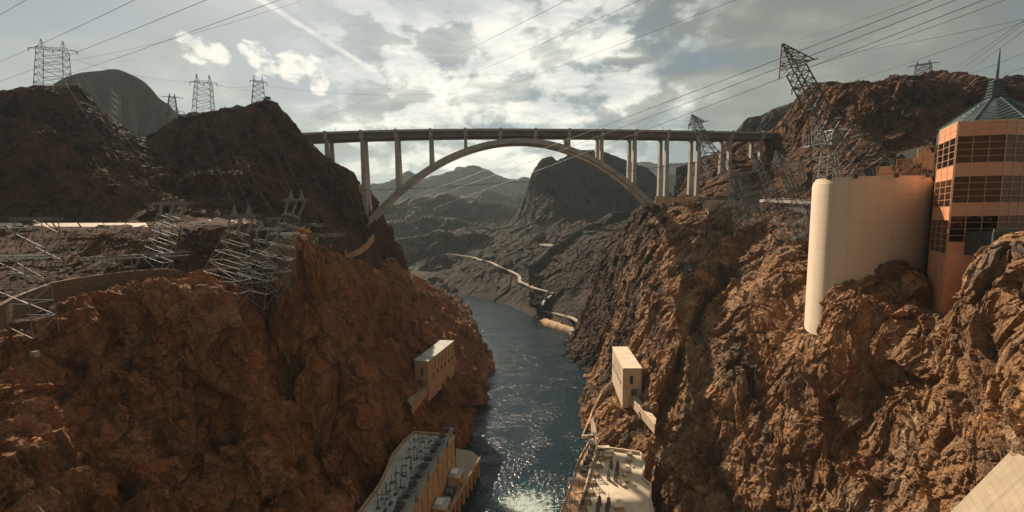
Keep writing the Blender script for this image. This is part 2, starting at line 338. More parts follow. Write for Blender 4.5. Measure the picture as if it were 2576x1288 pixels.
# bench with the road, the upper massif and its skyline
loft('bench_and_ridge', [
 [P(-330, 900, 100), P(-300, 760, 140), P(-300, 600, 175), P(-300, 575, 200), P(-300, 420, 240), P(-300, 300, 280), P(-300, 235, 310), (-480, 420, 230), (-560, 560, 150)],
 [P(-20, 880, 126), P(0, 690, 165), P(0, 577, 205), P(0, 558, 224), P(0, 430, 258), P(0, 300, 295), P(0, 229, 322), (-470, 430, 235), (-560, 580, 150)],
 [P(110, 830, 140), P(125, 665, 178), P(130, 575, 208), P(130, 556, 230), P(130, 430, 262), P(130, 310, 302), P(120, 226, 335), (-440, 450, 235), (-540, 600, 150)],
 [P(210, 780, 152), P(220, 645, 186), P(225, 574, 210), P(228, 554, 233), P(230, 440, 268), P(228, 300, 318), P(215, 232, 348), (-420, 460, 235), (-520, 620, 150)],
 [P(300, 755, 166), P(310, 640, 190), P(315, 572, 212), P(315, 552, 236), P(310, 450, 272), P(300, 365, 318), P(275, 300, 362), (-400, 480, 225), (-500, 640, 150)],
 [P(400, 745, 176), P(400, 635, 194), P(405, 571, 214), P(410, 550, 238), P(405, 465, 280), P(385, 400, 330), P(370, 345, 385), (-380, 500, 210), (-480, 660, 150)],
 [P(470, 745, 182), P(470, 640, 198), P(480, 570, 215), P(480, 549, 241), P(470, 460, 290), P(450, 380, 340), P(440, 318, 400), (-360, 520, 205), (-460, 680, 150)],
 [P(550, 770, 188), P(550, 655, 204), P(560, 569, 218), P(560, 547, 245), P(550, 450, 296), P(540, 370, 340), P(530, 291, 378), (-330, 480, 225), (-430, 680, 150)],
 [P(620, 810, 200), P(630, 680, 216), P(640, 568, 230), P(640, 540, 256), P(640, 430, 300), P(640, 345, 340), P(640, 265, 375), (-290, 470, 235), (-400, 680, 150)],
 [P(690, 790, 225), P(695, 690, 238), P(700, 600, 250), P(700, 545, 275), P(700, 440, 318), P(698, 350, 352), P(690, 267, 378), (-260, 470, 235), (-360, 680, 150)],
 [P(755, 720, 262), P(758, 660, 270), P(760, 610, 285), P(762, 550, 305), P(762, 460, 340), P(758, 390, 362), P(745, 322, 382), (-230, 480, 230), (-330, 680, 150)],
 [P(820, 700, 296), P(825, 660, 305), P(828, 620, 316), P(830, 570, 335), P(830, 500, 360), P(825, 440, 382), P(795, 376, 395), (-210, 500, 225), (-300, 690, 140)],
 [P(880, 700, 335), P(885, 665, 342), P(888, 630, 352), P(888, 592, 368), P(886, 555, 385), P(880, 515, 398), P(855, 425, 410), (-190, 520, 215), (-280, 700, 130)],
 [P(920, 715, 370), P(925, 685, 378), P(925, 652, 388), P(922, 620, 400), P(915, 590, 412), P(905, 552, 418), P(884, 482, 424), (-185, 530, 205), (-260, 700, 120)],
 [P(955, 740, 410), P(960, 705, 415), P(960, 672, 422), P(957, 645, 430), P(950, 615, 438), P(942, 582, 445), P(932, 545, 450), (-175, 540, 180), (-240, 700, 100)],
 [P(990, 760, 450), P(992, 730, 458), P(992, 705, 465), P(990, 690, 470), P(985, 675, 478), P(975, 655, 488), P(958, 618, 500), (-175, 600, 140), (-240, 720, 80)],
 [P(1030, 780, 500), P(1032, 760, 508), P(1035, 745, 512), P(1035, 735, 518), P(1032, 722, 524), P(1022, 705, 535), P(1000, 672, 550), (-170, 660, 90), (-240, 760, 60)],
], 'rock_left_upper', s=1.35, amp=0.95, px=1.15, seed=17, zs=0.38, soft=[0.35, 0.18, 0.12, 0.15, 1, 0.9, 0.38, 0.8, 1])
# orange rock cut behind the first tall pier
loft('rock_cut', [
 [P(900, 565, 432), P(893, 520, 436), P(893, 468, 444)],
 [P(922, 570, 440), P(915, 520, 446), P(906, 466, 456)],
 [P(936, 560, 452), P(933, 530, 458), P(925, 500, 466)],
 [P(942, 550, 462), P(940, 535, 466), P(936, 512, 474)],
], 'rock_left', s=1.0, amp=0.12, px=1.3, seed=5)
# right wall
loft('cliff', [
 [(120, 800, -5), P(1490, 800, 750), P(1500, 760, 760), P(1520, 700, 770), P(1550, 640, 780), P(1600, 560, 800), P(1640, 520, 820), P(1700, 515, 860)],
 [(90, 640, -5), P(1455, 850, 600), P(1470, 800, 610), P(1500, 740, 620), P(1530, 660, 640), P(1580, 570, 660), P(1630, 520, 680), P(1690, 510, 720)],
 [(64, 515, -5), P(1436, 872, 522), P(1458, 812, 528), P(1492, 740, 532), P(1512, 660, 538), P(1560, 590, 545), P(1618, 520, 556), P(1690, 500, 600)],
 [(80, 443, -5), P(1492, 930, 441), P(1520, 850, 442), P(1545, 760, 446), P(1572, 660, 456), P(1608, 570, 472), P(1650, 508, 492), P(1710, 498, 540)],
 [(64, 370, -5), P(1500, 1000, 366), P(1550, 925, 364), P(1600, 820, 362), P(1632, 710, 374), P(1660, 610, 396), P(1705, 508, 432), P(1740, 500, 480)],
], 'rock_dark_wall_shaded', s=1.0, amp=0.75, px=1.15, seed=29, soft=[1, 1, 1, 1, 1, 1, 0.7, 0.5], zs=0.5)
loft('cliff', [
 [(80, 443, -5), P(1492, 930, 441), P(1520, 850, 442), P(1545, 760, 446), P(1572, 660, 456), P(1608, 570, 472), P(1650, 508, 492), P(1710, 498, 540)],
 [(64, 370, -5), P(1500, 1000, 366), P(1550, 925, 364), P(1600, 820, 362), P(1632, 710, 374), P(1660, 610, 396), P(1705, 508, 432), P(1740, 500, 480)],
 [(58, 310, -5), P(1502, 1100, 300), P(1560, 1020, 300), P(1618, 925, 304), P(1680, 760, 320), P(1725, 640, 345), P(1785, 515, 398), P(1800, 500, 450)],
 [(62, 262, 0), P(1560, 1110, 262), P(1620, 1060, 262), P(1680, 930, 270), P(1745, 770, 286), P(1815, 640, 312), P(1850, 520, 372), P(1880, 505, 400)],
 [(85, 232, 0), P(1642, 1150, 240), P(1680, 1040, 262), P(1706, 930, 278), P(1775, 780, 292), P(1870, 650, 312), P(1945, 560, 330), P(1950, 520, 360)],
 [(85, 200, 0), P(1660, 1270, 196), P(1735, 1110, 204), P(1815, 930, 212), P(1900, 770, 222), P(1980, 650, 240), P(2020, 600, 280), P(2040, 580, 320)],
 [(85, 165, 0), P(1745, 1330, 180), P(1840, 1150, 190), P(1915, 990, 196), P(1985, 850, 200), P(2040, 700, 215), P(2100, 640, 250), P(2100, 600, 300)],
 [(88, 140, 10), P(1880, 1330, 165), P(1940, 1150, 172), P(1990, 1000, 175), P(2035, 855, 176), P(2080, 700, 190), P(2150, 650, 220), P(2150, 620, 280)],
 [(95, 110, 30), P(2000, 1330, 146), P(2050, 1150, 154), P(2070, 980, 158), P(2080, 850, 158), P(2105, 725, 162), P(2160, 655, 178), P(2200, 630, 240)],
 [(100, 90, 45), P(2160, 1330, 130), P(2200, 1150, 136), P(2220, 980, 140), P(2230, 850, 143), P(2250, 740, 148), P(2270, 660, 160), P(2300, 640, 210)],
 [(100, 70, 60), P(2340, 1330, 106), P(2340, 1180, 114), P(2350, 1030, 121), P(2360, 930, 126), P(2370, 850, 130), P(2378, 806, 133), P(2400, 800, 170)],
 [(100, 52, 75), P(2500, 1400, 86), P(2480, 1240, 93), P(2450, 1080, 100), P(2420, 930, 106), P(2405, 800, 110), P(2452, 690, 112), P(2480, 650, 126)],
 [(100, 32, 90), P(2680, 1420, 72), P(2600, 1220, 80), P(2540, 1060, 86), P(2500, 880, 92), P(2490, 720, 98), P(2515, 610, 104), P(2540, 625, 120)],
 [(110, 8, 110), P(2900, 1400, 60), P(2780, 1200, 66), P(2680, 1000, 72), P(2630, 850, 80), P(2610, 700, 90), P(2620, 588, 100), P(2640, 600, 116)],
 [(130, -40, 120), (140, 10, 130), (145, 30, 142), (150, 45, 152), (155, 60, 162), (160, 75, 170), (165, 90, 174), (190, 110, 176)],
], 'rock_right', s=1.0, facets=1.3, amp=0.68, px=1.0, seed=29, soft=[1, 1, 1, 1, 1, 1, 0.7, 0.5], zs=0.5)
# slopes and ridge above the right wall
loft('ridge', [
 [P(1630, 600, 560), P(1655, 560, 580), P(1680, 530, 600), P(1710, 500, 640), P(1722, 470, 680), P(1745, 442, 720), (420, 900, 200), (500, 1100, 100)],
 [P(1705, 560, 460), P(1712, 515, 480), P(1722, 490, 510), P(1740, 455, 560), P(1755, 420, 600), P(1775, 398, 640), (470, 860, 230), (560, 1050, 100)],
 [P(1790, 560, 415), P(1800, 505, 432), P(1800, 462, 470), P(1800, 425, 520), P(1810, 400, 565), P(1820, 375, 610), (520, 820, 250), (620, 1000, 100)],
 [P(1860, 560, 370), P(1860, 502, 398), P(1862, 440, 440), P(1870, 410, 480), P(1872, 385, 530), P(1880, 358, 580), (560, 780, 260), (680, 950, 100)],
 [P(1950, 590, 310), P(1950, 500, 360), P(1950, 445, 400), P(1950, 405, 440), P(1948, 365, 480), P(1950, 332, 520), (600, 740, 270), (740, 900, 100)],
 [P(2040, 620, 280), P(2040, 500, 330), P(2038, 430, 370), P(2035, 370, 405), P(2028, 290, 438), P(2035, 226, 462), (620, 680, 290), (780, 850, 100)],
 [P(2130, 640, 258), P(2130, 500, 308), P(2130, 420, 342), P(2130, 355, 372), P(2130, 270, 398), P(2125, 212, 420), (600, 620, 300), (800, 800, 100)],
 [P(2200, 640, 248), P(2200, 490, 300), P(2200, 410, 334), P(2200, 350, 360), P(2200, 260, 388), P(2195, 205, 408), (580, 560, 300), (800, 740, 100)],
 [P(2270, 640, 240), P(2270, 480, 295), P(2270, 405, 328), P(2270, 345, 352), P(2268, 255, 378), P(2262, 192, 398), (600, 520, 300), (820, 700, 100)],
 [P(2340, 640, 232), P(2340, 470, 290), P(2340, 395, 322), P(2340, 340, 345), P(2338, 255, 370), P(2330, 194, 390), (640, 500, 300), (840, 660, 100)],
 [P(2440, 640, 220), P(2440, 460, 282), P(2440, 385, 315), P(2440, 330, 338), P(2440, 260, 362), P(2440, 212, 382), (680, 480, 290), (860, 620, 100)],
 [P(2560, 640, 212), P(2560, 450, 272), P(2560, 380, 305), P(2560, 320, 328), P(2560, 262, 350), P(2560, 218, 370), (720, 440, 290), (900, 580, 100)],
 [P(2800, 640, 200), P(2800, 450, 255), P(2800, 380, 285), P(2800, 320, 305), P(2800, 262, 325), P(2800, 230, 345), (760, 400, 290), (940, 520, 100)],
], 'rock_right_upper', s=1.3, amp=0.9, px=1.15, seed=41, zs=0.45, soft=[0.5, 0.45, 0.45, 0.6, 1, 0.7, 0.8, 1])
def hill(name, sil, m, base, s, amp, seed, px=2.0, front=0.75, foot=None, back=1.25, facets=1.0):
    """a hill with a given skyline: (px, py, Y) along its crest, falling to `base` height in front and behind"""
    cols = []
    for (x, y, Y) in sil:
        c = P(x, y, Y); rows = []
        f = front
        bot = CAM + (c - CAM) * f; bot[2] = base
        h = c[2] - base
        d = c - bot
        rows.append(bot)
        rows.append(bot + np.array([d[0] * 0.38, d[1] * 0.38, h * 0.20]))
        rows.append(bot + np.array([d[0] * 0.70, d[1] * 0.70, h * 0.46]))
        rows.append(bot + np.array([d[0] * 0.89, d[1] * 0.89, h * 0.75]))
        rows.append(c)
        bk = CAM + (c - CAM) * back; bk[2] = base
        mid = c * 0.6 + bk * 0.4; mid[2] = c[2] - h * 0.3
        rows.append(mid); rows.append(bk)
        cols.append(rows)
    return loft(name, cols, m, s=s, amp=amp, px=px, seed=seed, smooth=False, maxn=110, facets=facets, soft=[1, 1, 1, 0.9, 0.45, 1, 1])
hill('hills', [(60, 330, 1000), (110, 240, 1050), (135, 214, 1080), (170, 194, 1100), (210, 183, 1110), (250, 178, 1120), (290, 175, 1120), (330, 187, 1110), (370, 212, 1100), (400, 245, 1090), (425, 264, 1080), (450, 290, 1070), (520, 305, 1060)], 'rock_dark_far_shaded', 180, 3.0, 0.22, 51, facets=0.35, px=1.4)
hill('hills', [(420, 320, 620), (470, 300, 640), (520, 285, 660), (560, 272, 670), (595, 265, 680), (620, 272, 680), (680, 310, 670)], 'rock_dark_far_shaded', 190, 2.0, 0.5, 52)
hill('hills', [(1700, 420, 900), (1780, 395, 900), (1850, 332, 880), (1880, 300, 860), (1915, 288, 840), (1950, 270, 820), (1985, 258, 800), (2030, 246, 780), (2100, 240, 760), (2200, 260, 740)], 'rock_dark_far_shaded', 150, 2.6, 0.6, 53, px=1.5)
hill('hills', [(1180, 640, 1450), (1225, 622, 1450), (1260, 582, 1440), (1300, 536, 1420), (1322, 492, 1400), (1338, 446, 1380), (1358, 408, 1370), (1388, 391, 1360), (1402, 402, 1360), (1440, 385, 1380), (1478, 378, 1400), (1520, 380, 1420), (1560, 396, 1420), (1605, 413, 1420), (1640, 432, 1420), (1662, 460, 1420), (1720, 520, 1400), (1800, 560, 1400)], 'rock_dark_far_shaded', -10, 3.6, 0.75, 54, px=1.2, front=0.6, facets=0.7)
hill('hills', [(880, 560, 2100), (940, 522, 2100), (1000, 515, 2100), (1040, 498, 2080), (1090, 497, 2060), (1120, 488, 2050), (1150, 497, 2050), (1180, 508, 2050), (1230, 505, 2050), (1265, 510, 2050), (1295, 525, 2050), (1340, 560, 2050), (1420, 590, 2050)], 'rock_dark_far_shaded', 5, 10.0, 0.5, 55, px=1.4, front=0.7)
hill('hills', [(840, 475, 4200), (900, 462, 4200), (930, 462, 4200), (960, 455, 4200), (990, 450, 4200), (1008, 438, 4200), (1028, 429, 4200), (1050, 441, 4200), (1068, 446, 4200), (1085, 440, 4200), (1110, 437, 4200), (1130, 430, 4300), (1160, 420, 4300), (1200, 417, 4300), (1235, 430, 4300), (1262, 444, 4300), (1300, 450, 4300), (1345, 448, 4300), (1400, 460, 4300), (1500, 470, 4300)], 'rock_grey_far', -40, 16.0, 0.5, 56, px=1.4, front=0.6)
hill('hills', [(1020, 515, 3000), (1080, 495, 3000), (1130, 492, 3000), (1180, 500, 3000), (1230, 478, 3000), (1280, 492, 3000), (1330, 480, 3000), (1380, 500, 3000)], 'rock_grey_far', -20, 12.0, 0.5, 58, px=1.5, front=0.75)
hill('hills', [(1540, 430, 5200), (1600, 410, 5200), (1635, 411, 5200), (1660, 416, 5200), (1700, 410, 5200), (1750, 409, 5200), (1800, 414, 5200), (1880, 405, 5200), (1960, 420, 5200)], 'rock_grey_far', -60, 18.0, 0.4, 57, px=1.5, front=0.6)
hill('hills', [(1640, 452, 3200), (1700, 436, 3200), (1760, 430, 3200), (1850, 440, 3200)], 'rock_grey_far', -60, 12.0, 0.4, 59, px=1.5, front=0.7)
hill('hills', [(1330, 668, 860), (1370, 640, 880), (1400, 612, 900), (1440, 592, 920), (1475, 566, 930), (1505, 556, 930), (1540, 538, 920), (1580, 530, 910), (1620, 512, 900), (1670, 500, 890), (1740, 500, 880)], 'rock_valley_shaded', 20, 2.6, 0.7, 71, px=1.1, front=0.8)
hill('hills', [(960, 618, 1300), (1010, 600, 1300), (1060, 588, 1300), (1100, 580, 1290), (1150, 590, 1280), (1200, 582, 1270), (1250, 600, 1260), (1300, 622, 1250), (1350, 640, 1240)], 'rock_valley_shaded', 5, 4.0, 0.6, 72, px=1.2, front=0.8)
hill('hills', [(960, 560, 1650), (1020, 556, 1650), (1080, 545, 1650), (1140, 552, 1640), (1200, 560, 1630), (1260, 580, 1620), (1310, 600, 1600)], 'rock_dark_far_shaded', 0, 6.0, 0.6, 73, px=1.2, front=0.75)
hill('hills', [(1040, 690, 1120), (1075, 660, 1120), (1105, 640, 1110), (1135, 648, 1100), (1165, 665, 1090), (1200, 690, 1070), (1240, 712, 1040)], 'rock_valley_shaded', 0, 3.0, 0.7, 74, px=1.1, front=0.88)
# valley floor beyond the bend
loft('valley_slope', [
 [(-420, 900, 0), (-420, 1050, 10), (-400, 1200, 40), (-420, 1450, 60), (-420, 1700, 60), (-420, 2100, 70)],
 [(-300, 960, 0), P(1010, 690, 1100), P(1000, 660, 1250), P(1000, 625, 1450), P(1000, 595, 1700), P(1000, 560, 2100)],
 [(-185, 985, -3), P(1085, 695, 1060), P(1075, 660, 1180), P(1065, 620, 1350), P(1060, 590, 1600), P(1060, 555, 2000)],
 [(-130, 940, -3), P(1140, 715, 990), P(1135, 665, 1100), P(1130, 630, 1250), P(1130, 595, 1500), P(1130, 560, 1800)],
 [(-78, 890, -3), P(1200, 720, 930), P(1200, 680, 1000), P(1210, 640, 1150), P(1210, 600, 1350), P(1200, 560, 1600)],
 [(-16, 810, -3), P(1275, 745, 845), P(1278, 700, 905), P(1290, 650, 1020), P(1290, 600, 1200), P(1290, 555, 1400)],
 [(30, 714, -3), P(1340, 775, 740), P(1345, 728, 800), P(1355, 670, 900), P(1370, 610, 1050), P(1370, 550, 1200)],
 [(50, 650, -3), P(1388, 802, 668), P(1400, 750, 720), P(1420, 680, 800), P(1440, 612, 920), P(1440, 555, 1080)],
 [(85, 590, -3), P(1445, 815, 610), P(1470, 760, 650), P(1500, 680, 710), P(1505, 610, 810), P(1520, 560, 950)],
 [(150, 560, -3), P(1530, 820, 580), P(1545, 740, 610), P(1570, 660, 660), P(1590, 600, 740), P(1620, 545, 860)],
], 'rock_valley_shaded', s=3.2, amp=0.8, px=1.0, facets=0.45, seed=61, soft=[0.1, 0.35, 0.8, 1, 1, 1])
# ground sheet far out, below everything
gm, gt, gb = mat('desert_ground'); gb.inputs['Base Color'].default_value = (0.11, 0.08, 0.055, 1); gb.inputs['Roughness'].default_value = 0.95
gt.l.new(gt.mix(gt.noise(gpos(gt), 0.004, 6), (0.07, 0.055, 0.04), (0.16, 0.12, 0.08)), gb.inputs['Base Color'])
g = mesh_np('ground', np.array([(-16000, -3000, -8.0), (16000, -3000, -8.0), (16000, 22000, -8.0), (-16000, 22000, -8.0)]), np.array([[0, 1, 2, 3]]), 'desert_ground')
g['kind'] = 'structure'
# river
wm, wt, wb = mat('river_water')
wp = gpos(wt)
wb.inputs['Base Color'].default_value = (0.008, 0.022, 0.030, 1); wb.inputs['Roughness'].default_value = 0.06
wb.inputs['IOR'].default_value = 1.33; wb.inputs['Specular IOR Level'].default_value = 0.36
flow = wt.vmath('MULTIPLY', wp, (1.0, 0.7, 1.0))
h = wt.math('ADD', wt.math('MULTIPLY', wt.noise(flow, 0.42, 3, 0.5, 0.4), 2.4), wt.math('MULTIPLY', wt.noise(flow, 2.6, 3, 0.6, 0.3), 0.35))
gust = wt.mapr(wt.noise(wt.vmath('MULTIPLY', wp, (0.7, 1.0, 1)), 0.045, 8, 0.66, 0.8), 0.42, 0.64, 0.30, 1.0)
bn = wt.node('ShaderNodeBump'); wt.set(bn.inputs['Height'], h); bn.inputs['Distance'].default_value = 0.8; wt.set(bn.inputs['Strength'], gust)
wt.l.new(bn.outputs[0], wb.inputs['Normal'])
# white water where the turbines let out
fp = wt.vmath('MULTIPLY', wt.vmath('SUBTRACT', wp, (7.0, 232.0, 0.0)), (1.0 / 24, 1.0 / 22, 1.0))
rr = wt.vmath('LENGTH', fp, out=1)
fn = wt.noise(wt.vmath('MULTIPLY', wp, (0.8, 1.3, 1)), 0.14, 10, 0.70, 2.2)
fm = wt.mapr(wt.math('SUBTRACT', wt.math('MULTIPLY', fn, 2.4), wt.math('MULTIPLY', rr, 1.0)), 0.38, 0.85, smooth=True)
fm2 = wt.mapr(wt.noise(wp, 0.9, 6, 0.7, 1.0), 0.3, 0.7, 0.35, 1.0)
fm = wt.math('MULTIPLY', fm, fm2)
halo = wt.mapr(rr, 1.7, 0.2, 0.0, 1.0, smooth=True)
wc = wt.mix(wt.math('MULTIPLY', halo, 0.3), (0.003, 0.014, 0.020), (0.05, 0.13, 0.12))
wc = wt.mix(fm, wc, (0.50, 0.58, 0.52)); wt.l.new(wc, wb.inputs['Base Color'])
wt.l.new(wt.mapr(fm, 0, 1, 0.12, 0.7), wb.inputs['Roughness'])
w = mesh_np('river', np.array([(-700, -150, 0.0), (500, -150, 0.0), (500, 1500, 0.0), (-700, 1500, 0.0)]), np.array([[0, 1, 2, 3]]), 'river_water')
w['kind'] = 'structure'
# ------------------------------------------------------------------ object helpers
bpy.context.view_layer.update()
DG = bpy.context.evaluated_depsgraph_get()
def hit(px, py, fallback=200.0):
    d = ray(px, py); ok, loc, nor, idx, ob, mtx = SC.ray_cast(DG, Vector(CAM), Vector(d))
    return np.array(loc) if ok else P(px, py, fallback)
def ground(x, y, z=600.0):
    ok, loc, nor, idx, ob, mtx = SC.ray_cast(DG, Vector((x, y, z)), Vector((0, 0, -1)))
    return loc[2] if ok else 0.0
def simple(name, col, rough=0.7, metal=0.0, var=0.25, scale=0.4, spec=0.5, bump=0.0):
    m, tt, b = mat(name)
    p = gpos(tt); n = tt.noise(tt.vmath('MULTIPLY', p, (1, 1, 0.5)), scale, 6, 0.65, 0.4)
    dk = tuple(c * (1 - var * 1.6) for c in col); lt = tuple(min(1, c * (1 + var)) for c in col)
    tt.l.new(tt.ramp(n, [(0.25, dk), (0.5, col), (0.78, lt)]), b.inputs['Base Color'])
    b.inputs['Roughness'].default_value = rough; b.inputs['Metallic'].default_value = metal; b.inputs['Specular IOR Level'].default_value = spec
    if bump: tt.l.new(tt.bump(tt.noise(p, 2.0, 6), bump, 0.1), b.inputs['Normal'])
    return m
simple('bridge_concrete', (0.34, 0.315, 0.275), 0.8, var=0.2, scale=0.12)
simple('girder_steel', (0.13, 0.122, 0.108), 0.7, var=0.2, scale=0.1)
simple('pale_concrete', (0.54, 0.41, 0.28), 0.85, var=0.28, scale=0.35)
simple('orange_concrete', (0.45, 0.27, 0.14), 0.85, var=0.32, scale=0.35)
simple('roof_grey', (0.40, 0.38, 0.34), 0.8, var=0.3, scale=0.12)
simple('roof_sand', (0.62, 0.50, 0.36), 0.85, var=0.2, scale=0.12)
simple('dark_opening', (0.018, 0.016, 0.014), 0.5)
simple('tower_steel', (0.21, 0.22, 0.205), 0.6, metal=0.0, var=0.15)
simple('dark_steel', (0.10, 0.10, 0.095), 0.6, metal=0.0, var=0.2)
simple('skyline_steel', (0.10, 0.105, 0.10), 0.6, metal=0.3, var=0.2)
simple('wire_dark', (0.055, 0.055, 0.052), 0.6)
simple('wire_light', (0.15, 0.12, 0.09), 0.5, metal=0.3)
simple('insulator_brown', (0.06, 0.045, 0.04), 0.35)
simple('equipment_dark', (0.055, 0.053, 0.048), 0.6, var=0.4, scale=1.0)
simple('white_paint', (0.72, 0.72, 0.70), 0.4, var=0.05)
simple('tyre_rubber', (0.03, 0.03, 0.03), 0.8)
simple('road_pale', (0.36, 0.29, 0.22), 0.9, var=0.15, scale=0.3)
simple('asphalt', (0.075, 0.062, 0.052), 0.9, var=0.25, scale=0.2)
simple('carport_tan', (0.62, 0.47, 0.34), 0.7, var=0.08)
simple('roof_copper', (0.085, 0.115, 0.112), 0.42, metal=0.3, var=0.3, scale=0.6)
simple('frame_copper', (0.62, 0.36, 0.22), 0.5, metal=0.2, var=0.06)
simple('scrub_tan', (0.30, 0.15, 0.055), 0.95, var=0.4)
def stone_wall_mat():
    m, tt, b = mat('stone_blocks'); p = gpos(tt)
    v = tt.vor(tt.vmath('MULTIPLY', p, (1, 1, 1.6)), 1.1, out='Color'); s_ = tt.node('ShaderNodeSeparateColor'); tt.l.new(v, s_.inputs[0])
    c = tt.mix(s_.outputs[0], (0.12, 0.070, 0.036), (0.23, 0.14, 0.075))
    e = tt.vor(tt.vmath('MULTIPLY', p, (1, 1, 1.6)), 1.1, 'DISTANCE_TO_EDGE')
    c = tt.mix(tt.mapr(e, 0, 0.09, 0.7, 0.0), c, (0.08, 0.05, 0.03)); tt.l.new(c, b.inputs['Base Color']); b.inputs['Roughness'].default_value = 0.9
stone_wall_mat()
def panel_mat(name, c1, c2, mortar, bw, rh, ms, off=0.0, stain=0.3):
    m, tt, b = mat(name)
    uv = tt.node('ShaderNodeUVMap').outputs[0]
    br = tt.node('ShaderNodeTexBrick'); br.offset = off; br.offset_frequency = 2; tt.l.new(uv, br.inputs['Vector'])
    br.inputs['Scale'].default_value = 1.0; br.inputs['Brick Width'].default_value = bw; br.inputs['Row Height'].default_value = rh
    br.inputs['Mortar Size'].default_value = ms; br.inputs['Mortar Smooth'].default_value = 0.4
    br.inputs['Color1'].default_value = (*c1, 1); br.inputs['Color2'].default_value = (*c2, 1); br.inputs['Mortar'].default_value = (*mortar, 1)
    p = gpos(tt); n = tt.noise(tt.vmath('MULTIPLY', p, (1, 1, 0.12)), 0.5, 6, 0.6)
    n2 = tt.noise(p, 0.35, 7, 0.65, 0.5)
    c = tt.mix(tt.mapr(n, 0.45, 0.8, 0.0, stain), br.outputs['Color'], mortar)
    c = tt.mix(tt.mapr(n2, 0.35, 0.7, stain * 0.8, 0.0), c, tuple(x * 0.72 for x in c1))
    tt.l.new(c, b.inputs['Base Color']); b.inputs['Roughness'].default_value = 0.85
panel_mat('tank_panels', (0.64, 0.52, 0.385), (0.60, 0.475, 0.35), (0.42, 0.29, 0.18), 5.6, 11.0, 0.07, 0.0, 0.22)
panel_mat('dam_blocks', (0.38, 0.30, 0.21), (0.31, 0.24, 0.165), (0.24, 0.165, 0.10), 4.6, 1.55, 0.07, 0.5, 0.75)
def glassy(name, col, rough, metal=0.9, wob=0.004):
    m, tt, b = mat(name); p = gpos(tt)
    b.inputs['Base Color'].default_value = (*col, 1); b.inputs['Roughness'].default_value = rough; b.inputs['Metallic'].default_value = metal
    tt.l.new(tt.bump(tt.noise(p, 0.22, 2), 0.5, wob * 40), b.inputs['Normal'])
glassy('copper_panel', (0.62, 0.27, 0.14), 0.45, 0.0)
glassy('copper_glass', (0.11, 0.041, 0.019), 0.05, 0.92, wob=0.008)
glassy('grey_glass', (0.16, 0.18, 0.175), 0.05, 0.9)

